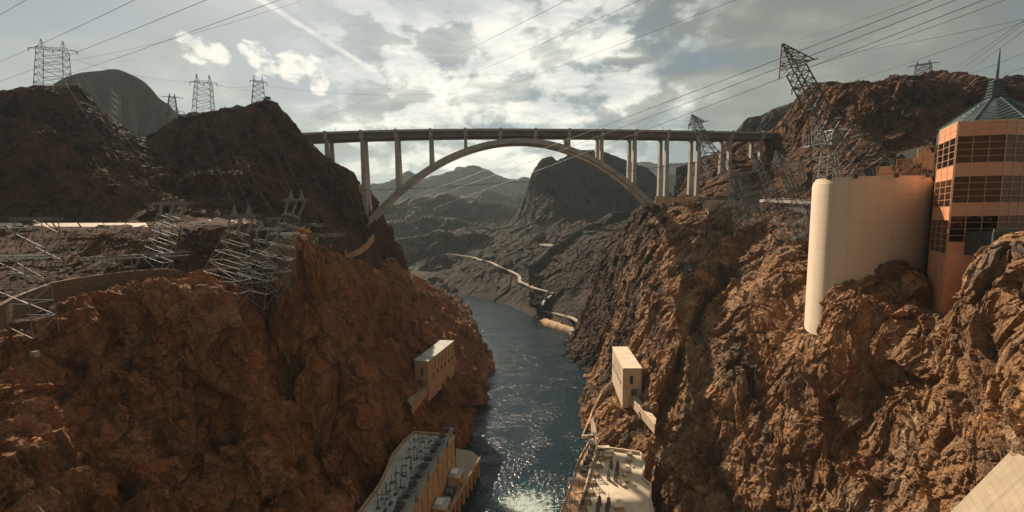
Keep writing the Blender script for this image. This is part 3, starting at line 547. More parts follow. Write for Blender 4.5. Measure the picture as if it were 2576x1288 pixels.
class MB:
    def __init__(s): s.v = []; s.f = []; s.uv = None
    def quad(s, a, b, c, d):
        i = len(s.v); s.v += [tuple(a), tuple(b), tuple(c), tuple(d)]; s.f.append((i, i + 1, i + 2, i + 3))
    def beam(s, a, b, w, h=None, up=(0, 0, 1)):
        a = np.array(a, float); b = np.array(b, float); d = b - a; L = np.linalg.norm(d)
        if L < 1e-6: return
        d /= L; u = np.array(up, float)
        if abs(d @ u) > 0.97: u = np.array([0, 1.0, 0.1])
        s1 = np.cross(d, u); s1 /= np.linalg.norm(s1); s2 = np.cross(s1, d); h = w if h is None else h
        i = len(s.v)
        for q in (a, b):
            for (x, y) in ((-1, -1), (1, -1), (1, 1), (-1, 1)): s.v.append(tuple(q + s1 * x * w + s2 * y * h))
        s.f += [(i, i + 1, i + 5, i + 4), (i + 1, i + 2, i + 6, i + 5), (i + 2, i + 3, i + 7, i + 6), (i + 3, i, i + 4, i + 7), (i + 3, i + 2, i + 1, i), (i + 4, i + 5, i + 6, i + 7)]
    def box(s, c, sx, sy, sz, rot=0.0):
        """c = centre of the bottom; sizes full; rot about z"""
        ca, sa = math.cos(rot), math.sin(rot); i = len(s.v)
        for z in (0, sz):
            for (x, y) in ((-.5, -.5), (.5, -.5), (.5, .5), (-.5, .5)):
                X, Y = x * sx, y * sy; s.v.append((c[0] + X * ca - Y * sa, c[1] + X * sa + Y * ca, c[2] + z))
        s.f += [(i, i + 3, i + 2, i + 1), (i + 4, i + 5, i + 6, i + 7), (i, i + 1, i + 5, i + 4), (i + 1, i + 2, i + 6, i + 5), (i + 2, i + 3, i + 7, i + 6), (i + 3, i, i + 4, i + 7)]
    def prism(s, pts, z0, z1):
        """vertical prism over a plan polygon; z0/z1 numbers or lists"""
        n = len(pts); i = len(s.v)
        z0 = z0 if hasattr(z0, '__len__') else [z0] * n; z1 = z1 if hasattr(z1, '__len__') else [z1] * n
        for p, z in zip(pts, z0): s.v.append((p[0], p[1], z))
        for p, z in zip(pts, z1): s.v.append((p[0], p[1], z))
        s.f.append(tuple(range(i + n, i + 2 * n))); s.f.append(tuple(range(i + n - 1, i - 1, -1)))
        for k in range(n): s.f.append((i + k, i + (k + 1) % n, i + n + (k + 1) % n, i + n + k))
    def cyl(s, a, b, r, n=8, r2=None):
        a = np.array(a, float); b = np.array(b, float); d = b - a; d /= np.linalg.norm(d); u = np.array([0, 0, 1.0]) if abs(d[2]) < 0.9 else np.array([1.0, 0, 0])
        s1 = np.cross(d, u); s1 /= np.linalg.norm(s1); s2 = np.cross(s1, d); i = len(s.v); r2 = r if r2 is None else r2
        for q, rr_ in ((a, r), (b, r2)):
            for k in range(n):
                t_ = 2 * math.pi * k / n; s.v.append(tuple(q + (s1 * math.cos(t_) + s2 * math.sin(t_)) * rr_))
        for k in range(n): s.f.append((i + k, i + (k + 1) % n, i + n + (k + 1) % n, i + n + k))
        s.f.append(tuple(range(i + n - 1, i - 1, -1))); s.f.append(tuple(range(i + n, i + 2 * n)))
    def tube(s, pts, r, n=5):
        pts = np.array(pts, float); i = len(s.v)
        for k, q in enumerate(pts):
            d = pts[min(k + 1, len(pts) - 1)] - pts[max(k - 1, 0)]; d /= np.linalg.norm(d)
            u = np.array([0, 0, 1.0]) if abs(d[2]) < 0.95 else np.array([1.0, 0, 0])
            s1 = np.cross(d, u); s1 /= np.linalg.norm(s1); s2 = np.cross(s1, d); rr_ = r[k] if hasattr(r, '__len__') else r
            for j in range(n):
                t_ = 2 * math.pi * j / n; s.v.append(tuple(q + (s1 * math.cos(t_) + s2 * math.sin(t_)) * rr_))
        for k in range(len(pts) - 1):
            for j in range(n):
                s.f.append((i + k * n + j, i + k * n + (j + 1) % n, i + (k + 1) * n + (j + 1) % n, i + (k + 1) * n + j))
    def ribbon(s, L, R, th=0.3):
        for k in range(len(L) - 1):
            a, b, c, d = [np.array(q, float) for q in (L[k], R[k], R[k + 1], L[k + 1])]; dz = np.array([0, 0, th])
            s.quad(a, b, c, d); s.quad(a - dz, d - dz, c - dz, b - dz); s.quad(a, d, d - dz, a - dz); s.quad(b, b - dz, c - dz, c)
    def build(s, name, m, parent=None, smooth=False):
        off = Vector((0, 0, 0))
        if parent is not None:
            off = parent.location.copy()
            if parent.parent is not None: off += parent.parent.location
        me = bpy.data.meshes.new(name)
        me.from_pydata([(x - off[0], y - off[1], z - off[2]) for x, y, z in s.v], [], s.f)
        bm_ = bmesh.new(); bm_.from_mesh(me); bmesh.ops.recalc_face_normals(bm_, faces=bm_.faces); bm_.to_mesh(me); bm_.free()
        if smooth:
            for p_ in me.polygons: p_.use_smooth = True
        me.materials.append(MATS[m]); o = bpy.data.objects.new(name, me); COL.objects.link(o)
        if parent is not None: o.parent = parent
        return o
def tag(o, label, cat, group=None):
    o['label'] = label; o['category'] = cat
    if group: o['group'] = group
    return o
def thing(name, label, cat, loc, group=None):
    o = bpy.data.objects.new(name, None); COL.objects.link(o); o.empty_display_size = 0.5
    o.location = Vector([float(x) for x in loc]); return tag(o, label, cat, group)
def dup(root, loc, label=None, rz=0.0):
    r = root.copy(); COL.objects.link(r); r.location = Vector([float(x) for x in loc]); r.rotation_euler = (0, 0, rz)
    if label: r['label'] = label
    for ch in list(root.children):
        c = ch.copy(); COL.objects.link(c); c.parent = r
        for g_ in list(ch.children):
            d = g_.copy(); COL.objects.link(d); d.parent = c
    return r
V3 = lambda *a: np.array(a, float)
def ORD(i, n):
    w = ['farthest', 'second farthest', 'third farthest', 'fourth farthest', 'fifth farthest', 'sixth farthest', 'seventh farthest', 'eighth farthest', 'ninth farthest', 'tenth farthest', 'eleventh farthest', 'twelfth farthest', 'thirteenth farthest', 'fourteenth farthest', 'fifteenth farthest', 'sixteenth farthest', 'seventeenth farthest']
    return 'nearest the camera' if i == n - 1 else w[i]

# ------------------------------------------------------------------ the arch bridge
BA = RD(6.0); BY = 464.0
def PB(px, py, off=0.0):                 # point on the vertical plane of the bridge
    d = ray(px, py); t_ = BY / (d[1] - d[0] * math.tan(BA)); q = CAM + d * t_
    return q
bax = V3(math.cos(BA), math.sin(BA), 0); bpn = V3(-math.sin(BA), math.cos(BA), 0)
bo = PB(1288, 547)
def SB(q): return float((q - bo) @ bax)  # distance along the bridge
def WB(s_, o_, z): q = bo + bax * s_ + bpn * o_; return V3(q[0], q[1], z)
deckpx = [(700, 344.5), (772, 341), (859, 337.3), (915, 335.6), (1000, 333.3), (1085, 331.4), (1171, 330.2), (1257, 329.6), (1343, 329.8), (1426, 330.8), (1508, 332), (1590, 333), (1670, 334), (1748, 335), (1826, 336.3), (1903, 337.5), (1975, 338.6)]
ds = [SB(PB(*q)) for q in deckpx]; dz = [PB(*q)[2] for q in deckpx]
cf = np.polyfit(ds, dz, 3); DZ = lambda s_: float(np.polyval(cf, s_))
br = thing('arch_bridge', 'long grey concrete arch bridge with tall paired piers spanning the canyon', 'bridge', WB(0, 0, 180))
SS = np.linspace(ds[0], ds[-1], 60)
def sweep(mb, o0, o1, z0, z1, ss=SS):
    for a, b in zip(ss[:-1], ss[1:]):
        q = [WB(a, o0, DZ(a) + z0), WB(a, o1, DZ(a) + z0), WB(b, o1, DZ(b) + z0), WB(b, o0, DZ(b) + z0)]
        r_ = [WB(a, o0, DZ(a) + z1), WB(a, o1, DZ(a) + z1), WB(b, o1, DZ(b) + z1), WB(b, o0, DZ(b) + z1)]
        mb.quad(q[0], q[1], q[2], q[3]); mb.quad(*r_); mb.quad(q[0], q[3], r_[3], r_[0]); mb.quad(q[1], r_[1], r_[2], q[2])
m_ = MB(); sweep(m_, -13.4, 13.4, -1.7, -0.9); m_.build('deck', 'bridge_concrete', br)
m_ = MB(); sweep(m_, -11.0, -4.5, -7.3, -1.7); m_.build('girder', 'girder_steel', br)
m_ = MB(); sweep(m_, 4.5, 11.0, -7.3, -1.7); m_.build('girder', 'girder_steel', br)
for o0 in (-13.7, 13.1):
    m_ = MB(); sweep(m_, o0, o0 + 0.6, -2.2, 0.1); m_.build('parapet', 'bridge_concrete', br)
sL, sR = SB(PB(943, 546)), SB(PB(1635, 520)); zL, zR = PB(943, 546)[2], PB(1635, 520)[2]
crn = PB(1292, 358)[2]; zM = (zL + zR) / 2
def AZ(s_):
    u = (s_ - (sL + sR) / 2) / ((sR - sL) / 2); lin = zL + (zR - zL) * (u + 1) / 2
    return lin + (crn - zM) * (1 - 0.93 * u * u - 0.07 * u ** 4)
as_ = np.linspace(sL - 6, sR + 6, 70)
for o0 in (-7.8, 7.8):
    m_ = MB(); w2 = 2.9
    prev = None
    for a in as_:
        e = 0.5; tz = (AZ(a + e) - AZ(a - e)) / (2 * e); nl = math.hypot(1, tz); dpt = 2.6
        pts = []
        for (oo, dd) in ((-w2, 1), (w2, 1), (w2, -1), (-w2, -1)):
            pts.append(WB(a - tz / nl * dpt * dd, o0 + oo, AZ(a) + dpt * dd / nl))
        if prev is not None:
            for k_ in range(4): m_.quad(prev[k_], prev[(k_ + 1) % 4], pts[(k_ + 1) % 4], pts[k_])
        prev = pts
    m_.build('arch_rib', 'bridge_concrete', br)
piers = [(827, 405), (915, 543), (1000, None), (1085, None), (1171, None), (1257, None), (1343, None), (1426, None), (1508, None), (1590, None), (1670, 492), (1748, 484), (1826, 438), (1903, 390)]
for (px, py) in piers:
    s_ = SB(PB(px, 340)); zt = DZ(s_) - 7.2
    zb = AZ(s_) + 1.5 if py is None else PB(px, py)[2] - 14
    hgt = zt - zb; wa = 1.75 + 0.012 * hgt; 
    for o0 in (-7.8, 7.8):
        m_ = MB(); wt_ = 1.65; dp = 2.0
        top = [WB(s_ + x * wt_, o0 + y * dp, zt) for x, y in ((-1, -1), (1, -1), (1, 1), (-1, 1))]
        bot = [WB(s_ + x * wa, o0 + y * (dp + 0.006 * hgt), zb) for x, y in ((-1, -1), (1, -1), (1, 1), (-1, 1))]
        for k_ in range(4): m_.quad(bot[k_], bot[(k_ + 1) % 4], top[(k_ + 1) % 4], top[k_])
        m_.build('pier', 'bridge_concrete', br)
    m_ = MB()
    c0 = WB(s_, 0, zt - 0.2); m_.box(c0, 3.9, 24.5, 5.2, BA); m_.box(WB(s_, 0, DZ(s_) + 0.1), 2.4, 28.2, 0.9, BA)
    m_.build('pier_cap', 'bridge_concrete', br)
    if py is None and 30 < hgt:
        m_ = MB(); m_.box(WB(s_, 0, AZ(s_) - 1.5), 3.0, 10, 3.0, BA); m_.build('strut', 'bridge_concrete', br)
for i in range(34):
    s_ = ds[0] + 12 + i * (ds[-1] - ds[0] - 20) / 33
    if i % 3 == 0:
        m_ = MB(); m_.beam(WB(s_, -13.2, DZ(s_)), WB(s_, -13.2, DZ(s_) + 3.2), 0.16); m_.beam(WB(s_, -13.2, DZ(s_) + 3.2), WB(s_, -11.4, DZ(s_) + 3.4), 0.12); m_.build('lamp_post', 'dark_steel', br)

# ------------------------------------------------------------------ powerhouses at the water
def wall_along(mb, pts, z0, z1, th):
    """wall over a plan polyline with its thickness towards the left of travel"""
    for a, b in zip(pts[:-1], pts[1:]):
        a = V3(a[0], a[1], 0); b = V3(b[0], b[1], 0); d = b - a; L = np.linalg.norm(d[:2]); n = V3(-d[1], d[0], 0) / L * th
        mb.prism([a, b, b + n, a + n], z0, z1)
RZ = 38.0
lp = [Z(x, y, RZ) for x, y in ((1040.5, 1085.5), (1018, 1105), (986, 1142.5), (963.6, 1197), (945, 1229), (900, 1288), (820, 1400))]
lr = [Z(x, y, RZ) for x, y in ((965, 1400), (1048, 1251), (1140.6, 1092))]
ph = thing('power_plant', 'left power plant with pale grey roof full of thin dark posts beside the river', 'power plant', (lp[2][0], lp[2][1], 0))
m_ = MB(); m_.prism(lp + lr, 8, RZ - 1.0); m_.build('roof', 'roof_grey', ph)
m_ = MB(); wall_along(m_, lp, RZ - 1.0, RZ + 0.35, 1.1); m_.prism([lp[0], lr[-1], lr[-1] + V3(-0.6, -1.2, 0), lp[0] + V3(0.9, -1.2, 0)], RZ - 1.0, RZ + 0.35); m_.build('parapet', 'orange_concrete', ph)
wd = lr[2] - lr[0]; wd[2] = 0; WL = np.linalg.norm(wd); wd /= WL; wn = V3(wd[1], -wd[0], 0)
NB = 12
m_ = MB(); m2 = MB()
for i in range(NB):
    a = lr[0] + wd * (WL * i / NB); b = lr[0] + wd * (WL * (i + 1) / NB - 1.3)
    m_.prism([a, b, b + wn * 0.9, a + wn * 0.9], 2, RZ - 0.6)
    c = lr[0] + wd * (WL * (i + 1) / NB)
    m2 = MB(); m2.prism([b, c, c + wn * 0.15, b + wn * 0.15], 22.5, RZ - 2.2); m2.build('recess', 'dark_opening', ph)
    m_.prism([b, c, c + wn * 0.9, b + wn * 0.9], RZ - 2.2, RZ - 0.6); m_.prism([b, c, c + wn * 0.9, b + wn * 0.9], 2, 22.5)
m_.build('wall', 'orange_concrete', ph)
# quay in front
qz = 13.0
qo = [Z(x, y, qz) for x, y in ((1147, 1127), (1186, 1135), (1209, 1152), (1129, 1288), (1060, 1400))]
qi = [lr[0] + wn * 1.0, lr[2] + wn * 1.0]
m_ = MB(); m_.prism([qo[0], qo[1], qo[2], qo[3], qo[4], qi[0], qi[1]], qz - 1.6, qz); 
quay = thing('quay', 'brown concrete quay on columns beside the left power plant', 'quay', (qo[2][0], qo[2][1], 0))
m_.build('deck', 'road_pale', quay)
m_ = MB(); wall_along(m_, [qo[4], qo[3], qo[2]], qz, qz + 1.0, 0.5); m_.build('parapet', 'orange_concrete', quay)
qd = qo[4] - qo[2]; qd[2] = 0; QL = np.linalg.norm(qd); qd /= QL
for i in range(13):
    c = qo[2] + qd * (2 + i * (QL - 4) / 12); m_ = MB(); m_.box((c[0] - 1.2, c[1], -4), 2.0, 1.5, 4 + qz - 1.6, math.atan2(qd[1], qd[0])); m_.build('column', 'orange_concrete', quay)
m_ = MB(); m_.prism([qo[2] + V3(-3.2, 0, 0), qo[4] + V3(-3.2, 0, 0), qi[0], qi[1], qo[0]], -4, qz - 1.65); m_.build('wall', 'orange_concrete', quay)
# raised strip with transformers
ti = [lr[0] + wn * 1.2, lr[2] + wn * 1.2]
def onw(frac, off, z=0.0): q = lr[2] - wd * (WL * frac) + wn * off; return V3(q[0], q[1], z)
wrot = math.atan2(wd[1], wd[0])
for i, (fr, lab) in enumerate(((0.14, 'small ochre annexe with roof units at the far end of the left quay'), (0.42, 'small ochre annexe in the middle of the left quay'), (0.74, 'small ochre annexe nearest the camera on the left quay'))):
    a = thing('annexe', lab, 'annexe', onw(fr, 5.2, qz), 'annexes on the left quay')
    m_ = MB(); m_.box(onw(fr, 5.4, qz), 9.0, 7.4, 7.0, wrot); m_.build('wall', 'orange_concrete', a)
    m_ = MB(); m_.box(onw(fr, 5.4, qz + 7.0), 9.6, 8.0, 0.5, wrot); m_.build('roof', 'roof_grey', a)
    for k_ in range(3):
        m_ = MB(); m_.box(onw(fr - 0.018 + 0.016 * k_, 4.2, qz + 7.5), 1.5, 4.4, 1.1, wrot); m_.build('roof_unit', 'white_paint', a)
    m_ = MB(); m_.box(onw(fr + 0.03, 9.16, qz + 0.2), 1.6, 0.2, 3.2, wrot); m_.build('door', 'dark_opening', a)
    m_ = MB(); m_.box(onw(fr - 0.02, 9.16, qz + 3.0), 1.8, 0.2, 1.8, wrot); m_.build('window', 'dark_opening', a)
random.seed(4)
for i, fr in enumerate((0.22, 0.27, 0.33, 0.49, 0.55, 0.60, 0.66, 0.82)):
    a = thing('transformer', 'dark transformer with bushings on the left quay, ' + ORD(i, 8), 'transformer', onw(fr, 5.0, qz), 'transformers on the left quay')
    m_ = MB(); m_.box(onw(fr, 5.0, qz), 3.4, 5.0, 3.4, wrot); m_.build('tank', 'equipment_dark', a)
    for k_ in range(3):
        q = onw(fr + random.uniform(-0.004, 0.004), 3.4 + 1.6 * k_, qz + 3.4); m_ = MB(); m_.cyl(q, q + V3(0, 0, 2.2), 0.22, 6, 0.12); m_.build('bushing', 'white_paint', a)
    m_ = MB(); m_.cyl(onw(fr - 0.006, 3.0, qz + 4.3), onw(fr - 0.006, 7.0, qz + 4.3), 0.5, 8); m_.build('conservator', 'tower_steel', a)
# roof posts
def post(mb, q, h, r=0.14): mb.cyl(q, q + V3(0, 0, h), r, 6, r * 0.7)
pp = thing('insulator_post', 'thin dark insulator post on the grey roof of the left power plant', 'post', (0, 0, 0), 'posts on the left power plant roof')
m_ = MB(); m_.box((0, 0, 0), 1.5, 1.5, 0.25); m_.build('base', 'equipment_dark', pp)
m_ = MB(); post(m_, V3(0, 0, 0.2), 4.4, 0.11); m_.build('shaft', 'dark_steel', pp)
m_ = MB(); m_.cyl((0, 0, 3.2), (0, 0, 4.8), 0.18, 6, 0.14); m_.build('insulator', 'insulator_brown', pp)
roof_far, roof_near = Z(1080, 1100, RZ - 1), Z(960, 1288, RZ - 1)
postpx = []
rnd = random.Random(11)
rows_ = [(1042, 1105), (1060, 1112), (1080, 1110), (1035, 1128), (1052, 1134), (1072, 1130), (1090, 1122), (1024, 1150), (1042, 1156), (1060, 1152), (1074, 1146), (1012, 1172), (1030, 1178), (1046, 1176), (1060, 1170), (1000, 1192), (1016, 1200), (1032, 1204), (1048, 1196), (988, 1214), (1004, 1224), (1020, 1228), (976, 1236), (992, 1246), (1008, 1252), (962, 1256), (980, 1268), (996, 1276), (948, 1276), (964, 1286)]
first = True
for (x, y) in rows_:
    for k_ in range(2):
        q = Z(x + rnd.uniform(-4, 4) + k_ * 7, y + rnd.uniform(-3, 3), RZ - 0.95)
        if first: pp.location = Vector(q); first = False
        else: dup(pp, q)
for i, (x, y) in enumerate(((1065, 1122), (1040, 1150), (1048, 1172), (1010, 1210), (985, 1240), (965, 1268))):
    q = Z(x, y, RZ - 0.95); a = thing('switch_frame', 'dark bus bar frame among the posts on the left roof, ' + ORD(i, 6), 'frame', q, 'bus frames on the left power plant roof')
    m_ = MB(); m_.beam(q + V3(-3, 0, 0), q + V3(-3, 0, 5), 0.12); m_.beam(q + V3(3, 0, 0), q + V3(3, 0, 5), 0.12); m_.build('leg', 'dark_steel', a)
    m_ = MB(); m_.beam(q + V3(-3.2, 0, 5), q + V3(3.2, 0, 5), 0.14); m_.build('crossbar', 'dark_steel', a)
    m_ = MB(); [m_.cyl(q + V3(x_, 0, 5), q + V3(x_, 0, 6.6), 0.16, 6) for x_ in (-3, 0, 3)]; m_.build('insulator', 'insulator_brown', a)
# light gantries along the edge and dark switchgear under them
for i in range(6):
    fr = 0.0 + i * 0.165; a0 = onw(fr, 0.3, RZ); L = WL * 0.145
    lab = 'light steel gantry on the left power plant edge, ' + ORD(i, 6)
    a = thing('edge_gantry', lab, 'gantry', a0, 'gantries on the left roof edge')
    m_ = MB(); zt = RZ + 4.2
    A0, A1 = onw(fr, 0.6, zt), onw(fr, 0.6, zt) - wd * L; B0, B1 = A0 - wn * 2.2, A1 - wn * 2.2; C0, C1 = A0 + V3(0, 0, -1.6), A1 + V3(0, 0, -1.6)
    for (u_, v_) in ((A0, A1), (B0, B1), (C0, C1)): m_.beam(u_, v_, 0.11)
    n_ = 8
    for k_ in range(n_):
        p0 = A0 + (A1 - A0) * k_ / n_; p1 = A0 + (A1 - A0) * (k_ + 1) / n_
        m_.beam(p0, p1 - wn * 2.2, 0.11); m_.beam(p0 - wn * 2.2, p0, 0.11); m_.beam(p0 + V3(0, 0, -1.6), p1, 0.11)
    m_.build('truss', 'tower_steel', a)
    for q0 in (A0, A1):
        m_ = MB()
        for (dx_, k_) in ((0, 1), (-7, 1)):
            m_.beam(q0 - V3(0, 0, 0), V3(q0[0], q0[1], RZ - 0.8) + wn * 0, 0.16)
        m_.beam(q0, q0 - wn * 8.0, 0.16); m_.beam(q0 - wn * 8.0, V3(*(q0 - wn * 8.0)[:2], RZ - 0.9), 0.15); m_.beam(q0 - wn * 4 , q0 + wd * 2.5, 0.1)
        m_.build('leg', 'tower_steel', a)
    for j in range(3):
        c = onw(fr + 0.03 + 0.045 * j, -6.2 + 0.6 * (j % 2), RZ - 0.95)
        e = thing('switchgear', 'dark switchgear cluster on the left power plant roof edge, ' + ORD(i * 3 + j, 18), 'switchgear', c, 'switchgear on the left roof')
        m_ = MB(); m_.box(c, 3.2, 4.6, 1.4, wrot + 0.1); m_.build('base', 'equipment_dark', e)
        m_ = MB()
        for k_ in range(7):
            x_, y_ = rnd.uniform(-2, 2), rnd.uniform(-1.8, 1.8); h_ = rnd.uniform(2.2, 4.4)
            m_.beam(c + V3(x_, y_, 1.2), c + V3(x_ + rnd.uniform(-.6, .6), y_, h_), 0.14)
            m_.beam(c + V3(x_, y_, h_ * 0.8), c + V3(rnd.uniform(-2, 2), rnd.uniform(-2, 2), h_ * 0.9), 0.1)
        m_.build('insulator', 'dark_steel', e)
# right power plant
rp = [Z(x, y, RZ) for x, y in ((1504, 1121), (1612, 1136), (1623.5, 1161), (1619, 1201.5), (1638.6, 1217.5), (1638.6, 1254.6), (1645.7, 1288), (1660, 1400))]
rl = [Z(x, y, RZ) for x, y in ((1420, 1400), (1452.7, 1288), (1486, 1169.7))]
rh = thing('power_plant', 'right power plant with sunlit sand coloured roof below the right cliff', 'power plant', (rp[0][0], rp[0][1], 0))
m_ = MB(); m_.prism(rp + rl, 4, RZ - 1.3); m_.build('roof', 'roof_sand', rh)
m_ = MB(); wall_along(m_, rp[::-1], RZ - 1.3, RZ + 0.3, 0.9); m_.build('parapet', 'pale_concrete', rh)
m_ = MB(); wall_along(m_, [rp[0], rl[2], rl[1], rl[0]][::1], RZ - 1.3, RZ + 0.2, 0.7); m_.build('parapet', 'pale_concrete', rh)
tz = 29.0
to = [Z(x, y, tz) for x, y in ((1483, 1108), (1453, 1162), (1442, 1199), (1412, 1283), (1370, 1400))]
terr = thing('terrace', 'orange concrete terrace along the river side of the right power plant', 'terrace', (to[2][0], to[2][1], 0))
m_ = MB(); m_.prism(to + [rl[0] + V3(-.2, 0, 0), rl[1] + V3(-.2, 0, 0), rl[2] + V3(-.2, 0, 0), rp[0] + V3(-.2, 0, 0)], -3, tz); m_.build('deck', 'orange_concrete', terr)
m_ = MB(); wall_along(m_, to, tz, tz + 1.1, 0.5); m_.build('parapet', 'pale_concrete', terr)
m_ = MB()
for i in range(9):
    q = to[1] + (to[4] - to[1]) * (i + 0.5) / 9; m_.box((q[0] + 1.6, q[1], tz), 2.4, 2.2, 0.15, -0.3)
m_.build('hatch', 'road_pale', terr)
rbx = [(780, 398, 6.4, 1.8), (855, 458, 4.6, 1.8), (835, 520, 4.6, 2.0), (1140, 492, 2.8, 2.0), (1130, 565, 2.8, 2.2), (1105, 655, 2.0, 1.2), (1095, 722, 4.2, 1.5), (1080, 780, 1.8, 1.3), (1070, 858, 4.2, 1.5), (1055, 918, 1.8, 1.3), (985, 1250, 4.6, 2.6), (1000, 1168, 2.0, 1.3), (1180, 640, 0.8, 0.6), (1200, 900, 0.9, 0.7)]
for i, (x, y, sx, sz) in enumerate(rbx):
    q = Z(1381.9 + x * .17703, 1059.9 + y * .17703, RZ - 1.28); a = thing('roof_vent', 'low tan box vent on the sunlit roof, ' + ['long one at the far river corner', 'second of three at the river side', 'third of three at the river side', 'farthest of the middle column', 'second of the middle column', 'small third of the middle column', 'long fourth of the middle column', 'small fifth of the middle column', 'long sixth of the middle column', 'small seventh of the middle column', 'biggest one nearest the camera', 'small one just beyond the biggest', 'tiny one toward the cliff, farther', 'tiny one toward the cliff, nearer'][i], 'roof vent', q, 'roof vents on the right power plant')
    m_ = MB(); m_.box(q, sx, 2.3, sz * 0.8, 0.15); m_.build('housing', 'orange_concrete', a); m_ = MB(); m_.box(q + V3(0, 0, sz * 0.8), sx + 0.4, 2.7, 0.2, 0.15); m_.build('lid', 'roof_sand', a)
def lattice_seg(mb, b, t_, wb, wt, n, r, s1=V3(1, 0, 0), db=None, dt=None, rl=None, cross=True):
    """square lattice mast from b to t_: legs, rings and crossed braces"""
    b = np.array(b, float); t_ = np.array(t_, float); ax = t_ - b; ax /= np.linalg.norm(ax)
    s1 = s1 - ax * (s1 @ ax); s1 /= np.linalg.norm(s1); s2 = np.cross(ax, s1)
    db = wb if db is None else db; dt = wt if dt is None else dt; rl = r * 1.5 if rl is None else rl
    L = [];
    for k in range(n + 1):
        f = k / n; f2 = f ** 0.9; c = b + (t_ - b) * f2; w = wb + (wt - wb) * f2; d = db + (dt - db) * f2
        L.append([c + s1 * w * x + s2 * d * y for x, y in ((-1, -1), (1, -1), (1, 1), (-1, 1))])
    for k in range(n):
        for j in range(4):
            mb.beam(L[k][j], L[k + 1][j], rl)
            if k: mb.beam(L[k][j], L[k][(j + 1) % 4], r)
            if cross or (k + j) % 2: mb.beam(L[k][j], L[k + 1][(j + 1) % 4], r)
            if cross or (k + j) % 2 == 0: mb.beam(L[k][(j + 1) % 4], L[k + 1][j], r)
    for j in range(4): mb.beam(L[n][j], L[n][(j + 1) % 4], r)
    return L
for i, (x, y) in enumerate(((880, 668), (970, 688), (840, 828), (960, 765), (935, 842), (715, 1192), (845, 1215), (690, 1288), (820, 1300))):
    q = Z(1381.9 + x * .17703, 1059.9 + y * .17703, RZ - 1.28); a = thing('lattice_mast', 'slim lattice mast on the sunlit roof, ' + ['far right one of the farthest four', 'far left one of the farthest four', 'near left one of the farthest four', 'near right one of the farthest four', 'between the farthest four and the vents', 'left one of the middle pair', 'right one of the middle pair', 'left one of the nearest pair', 'right one of the nearest pair'][i], 'mast', q, 'lattice masts on the right roof')
    m_ = MB(); lattice_seg(m_, q, q + V3(0, 0, 4.6), 0.75, 0.5, 4, 0.09); m_.build('lattice_body', 'dark_steel', a)
    m_ = MB(); m_.cyl(q + V3(0, 0, 4.6), q + V3(0, 0, 7.4), 0.22, 6, 0.1); m_.build('insulator', 'insulator_brown', a)
for i, (x, y) in enumerate(((735, 540), (700, 650), (655, 770), (615, 890), (580, 1030), (535, 1170), (480, 1290))):
    q = Z(1381.9 + x * .17703, 1059.9 + y * .17703, RZ - 1.28)
    a = thing('switch_frame', 'dark steel frame on the river edge of the sunlit roof, ' + ORD(i, 7), 'frame', q, 'frames on the right power plant roof edge')
    m_ = MB(); m_.box(q, 4.4, 2.6, 1.2, 0.2); m_.build('base', 'orange_concrete', a)
    m_ = MB(); T = q + V3(0, 0, 7.0)
    for (dx_, dy_) in ((-2.4, -1.3), (2.0, -1.3), (2.0, 1.3), (-2.4, 1.3)): m_.beam(q + V3(dx_, dy_, 0), T + V3(dx_ * 0.12, dy_ * 0.12, 0), 0.13)
    for z_ in (2.0, 3.6, 5.2):
        f = 1 - z_ / 8.0; m_.beam(q + V3(-2.6 * f, 0, z_), q + V3(2.4 * f, 0, z_), 0.12); m_.beam(q + V3(0, -1.6 * f, z_), q + V3(0, 1.6 * f, z_), 0.12)
    m_.build('truss', 'dark_steel', a)
    m_ = MB(); m_.beam(T - V3(6, 1, 1), T + V3(1.5, 0.3, -1), 0.13); [m_.cyl(T + V3(x_, 0, -1), T + V3(x_, 0, -3), 0.2, 6) for x_ in (-5.5, -4, -2.5)]; m_.build('crossbar', 'dark_steel', a)
for i in range(10):
    f = (i + 0.3) / 10; q = to[0] + (to[4] - to[0]) * f; q = q + V3(2.5, 0, 0); q[2] = tz
    a = thing('terrace_gantry', 'thin dark gantry over the right terrace, ' + ORD(i, 10), 'gantry', q, 'gantries on the right terrace')
    m_ = MB(); w_ = 2.6
    for x_ in (-w_, w_): m_.beam(q + V3(x_, 0, 0), q + V3(x_ * 0.8, 0, 6.2), 0.12); m_.beam(q + V3(x_, 0, 0), q + V3(x_ * 0.8, 1.6, 6.2), 0.1)
    m_.build('leg', 'dark_steel', a)
    m_ = MB(); m_.beam(q + V3(-w_ - 1, 0, 6.2), q + V3(w_ + 1, 0, 6.2), 0.13); m_.beam(q + V3(-w_ - 1, 1.4, 6.2), q + V3(w_ + 1, 1.4, 6.2), 0.13)
    for k_ in range(6): m_.beam(q + V3(-w_ + k_, 0, 6.2), q + V3(-w_ + k_ + 1, 1.4, 6.2), 0.08)
    m_.build('truss', 'dark_steel', a)
for i in range(5):
    f = (0.1, 0.17, 0.24, 0.31, 0.38)[i]; q = to[0] + (to[4] - to[0]) * f + V3(4.2, 0, 0); q[2] = tz
    a = thing('transformer', 'dark transformer on the far part of the right terrace, ' + ORD(i, 5), 'transformer', q, 'transformers on the right terrace')
    m_ = MB(); m_.box(q, 3.6, 2.6, 3.2, -0.3); m_.build('tank', 'equipment_dark', a); m_ = MB(); [m_.cyl(q + V3(x_, 0, 3.2), q + V3(x_ * 1.3, 0, 5), 0.18, 6) for x_ in (-1, 0, 1)]; m_.build('bushing', 'dark_steel', a)
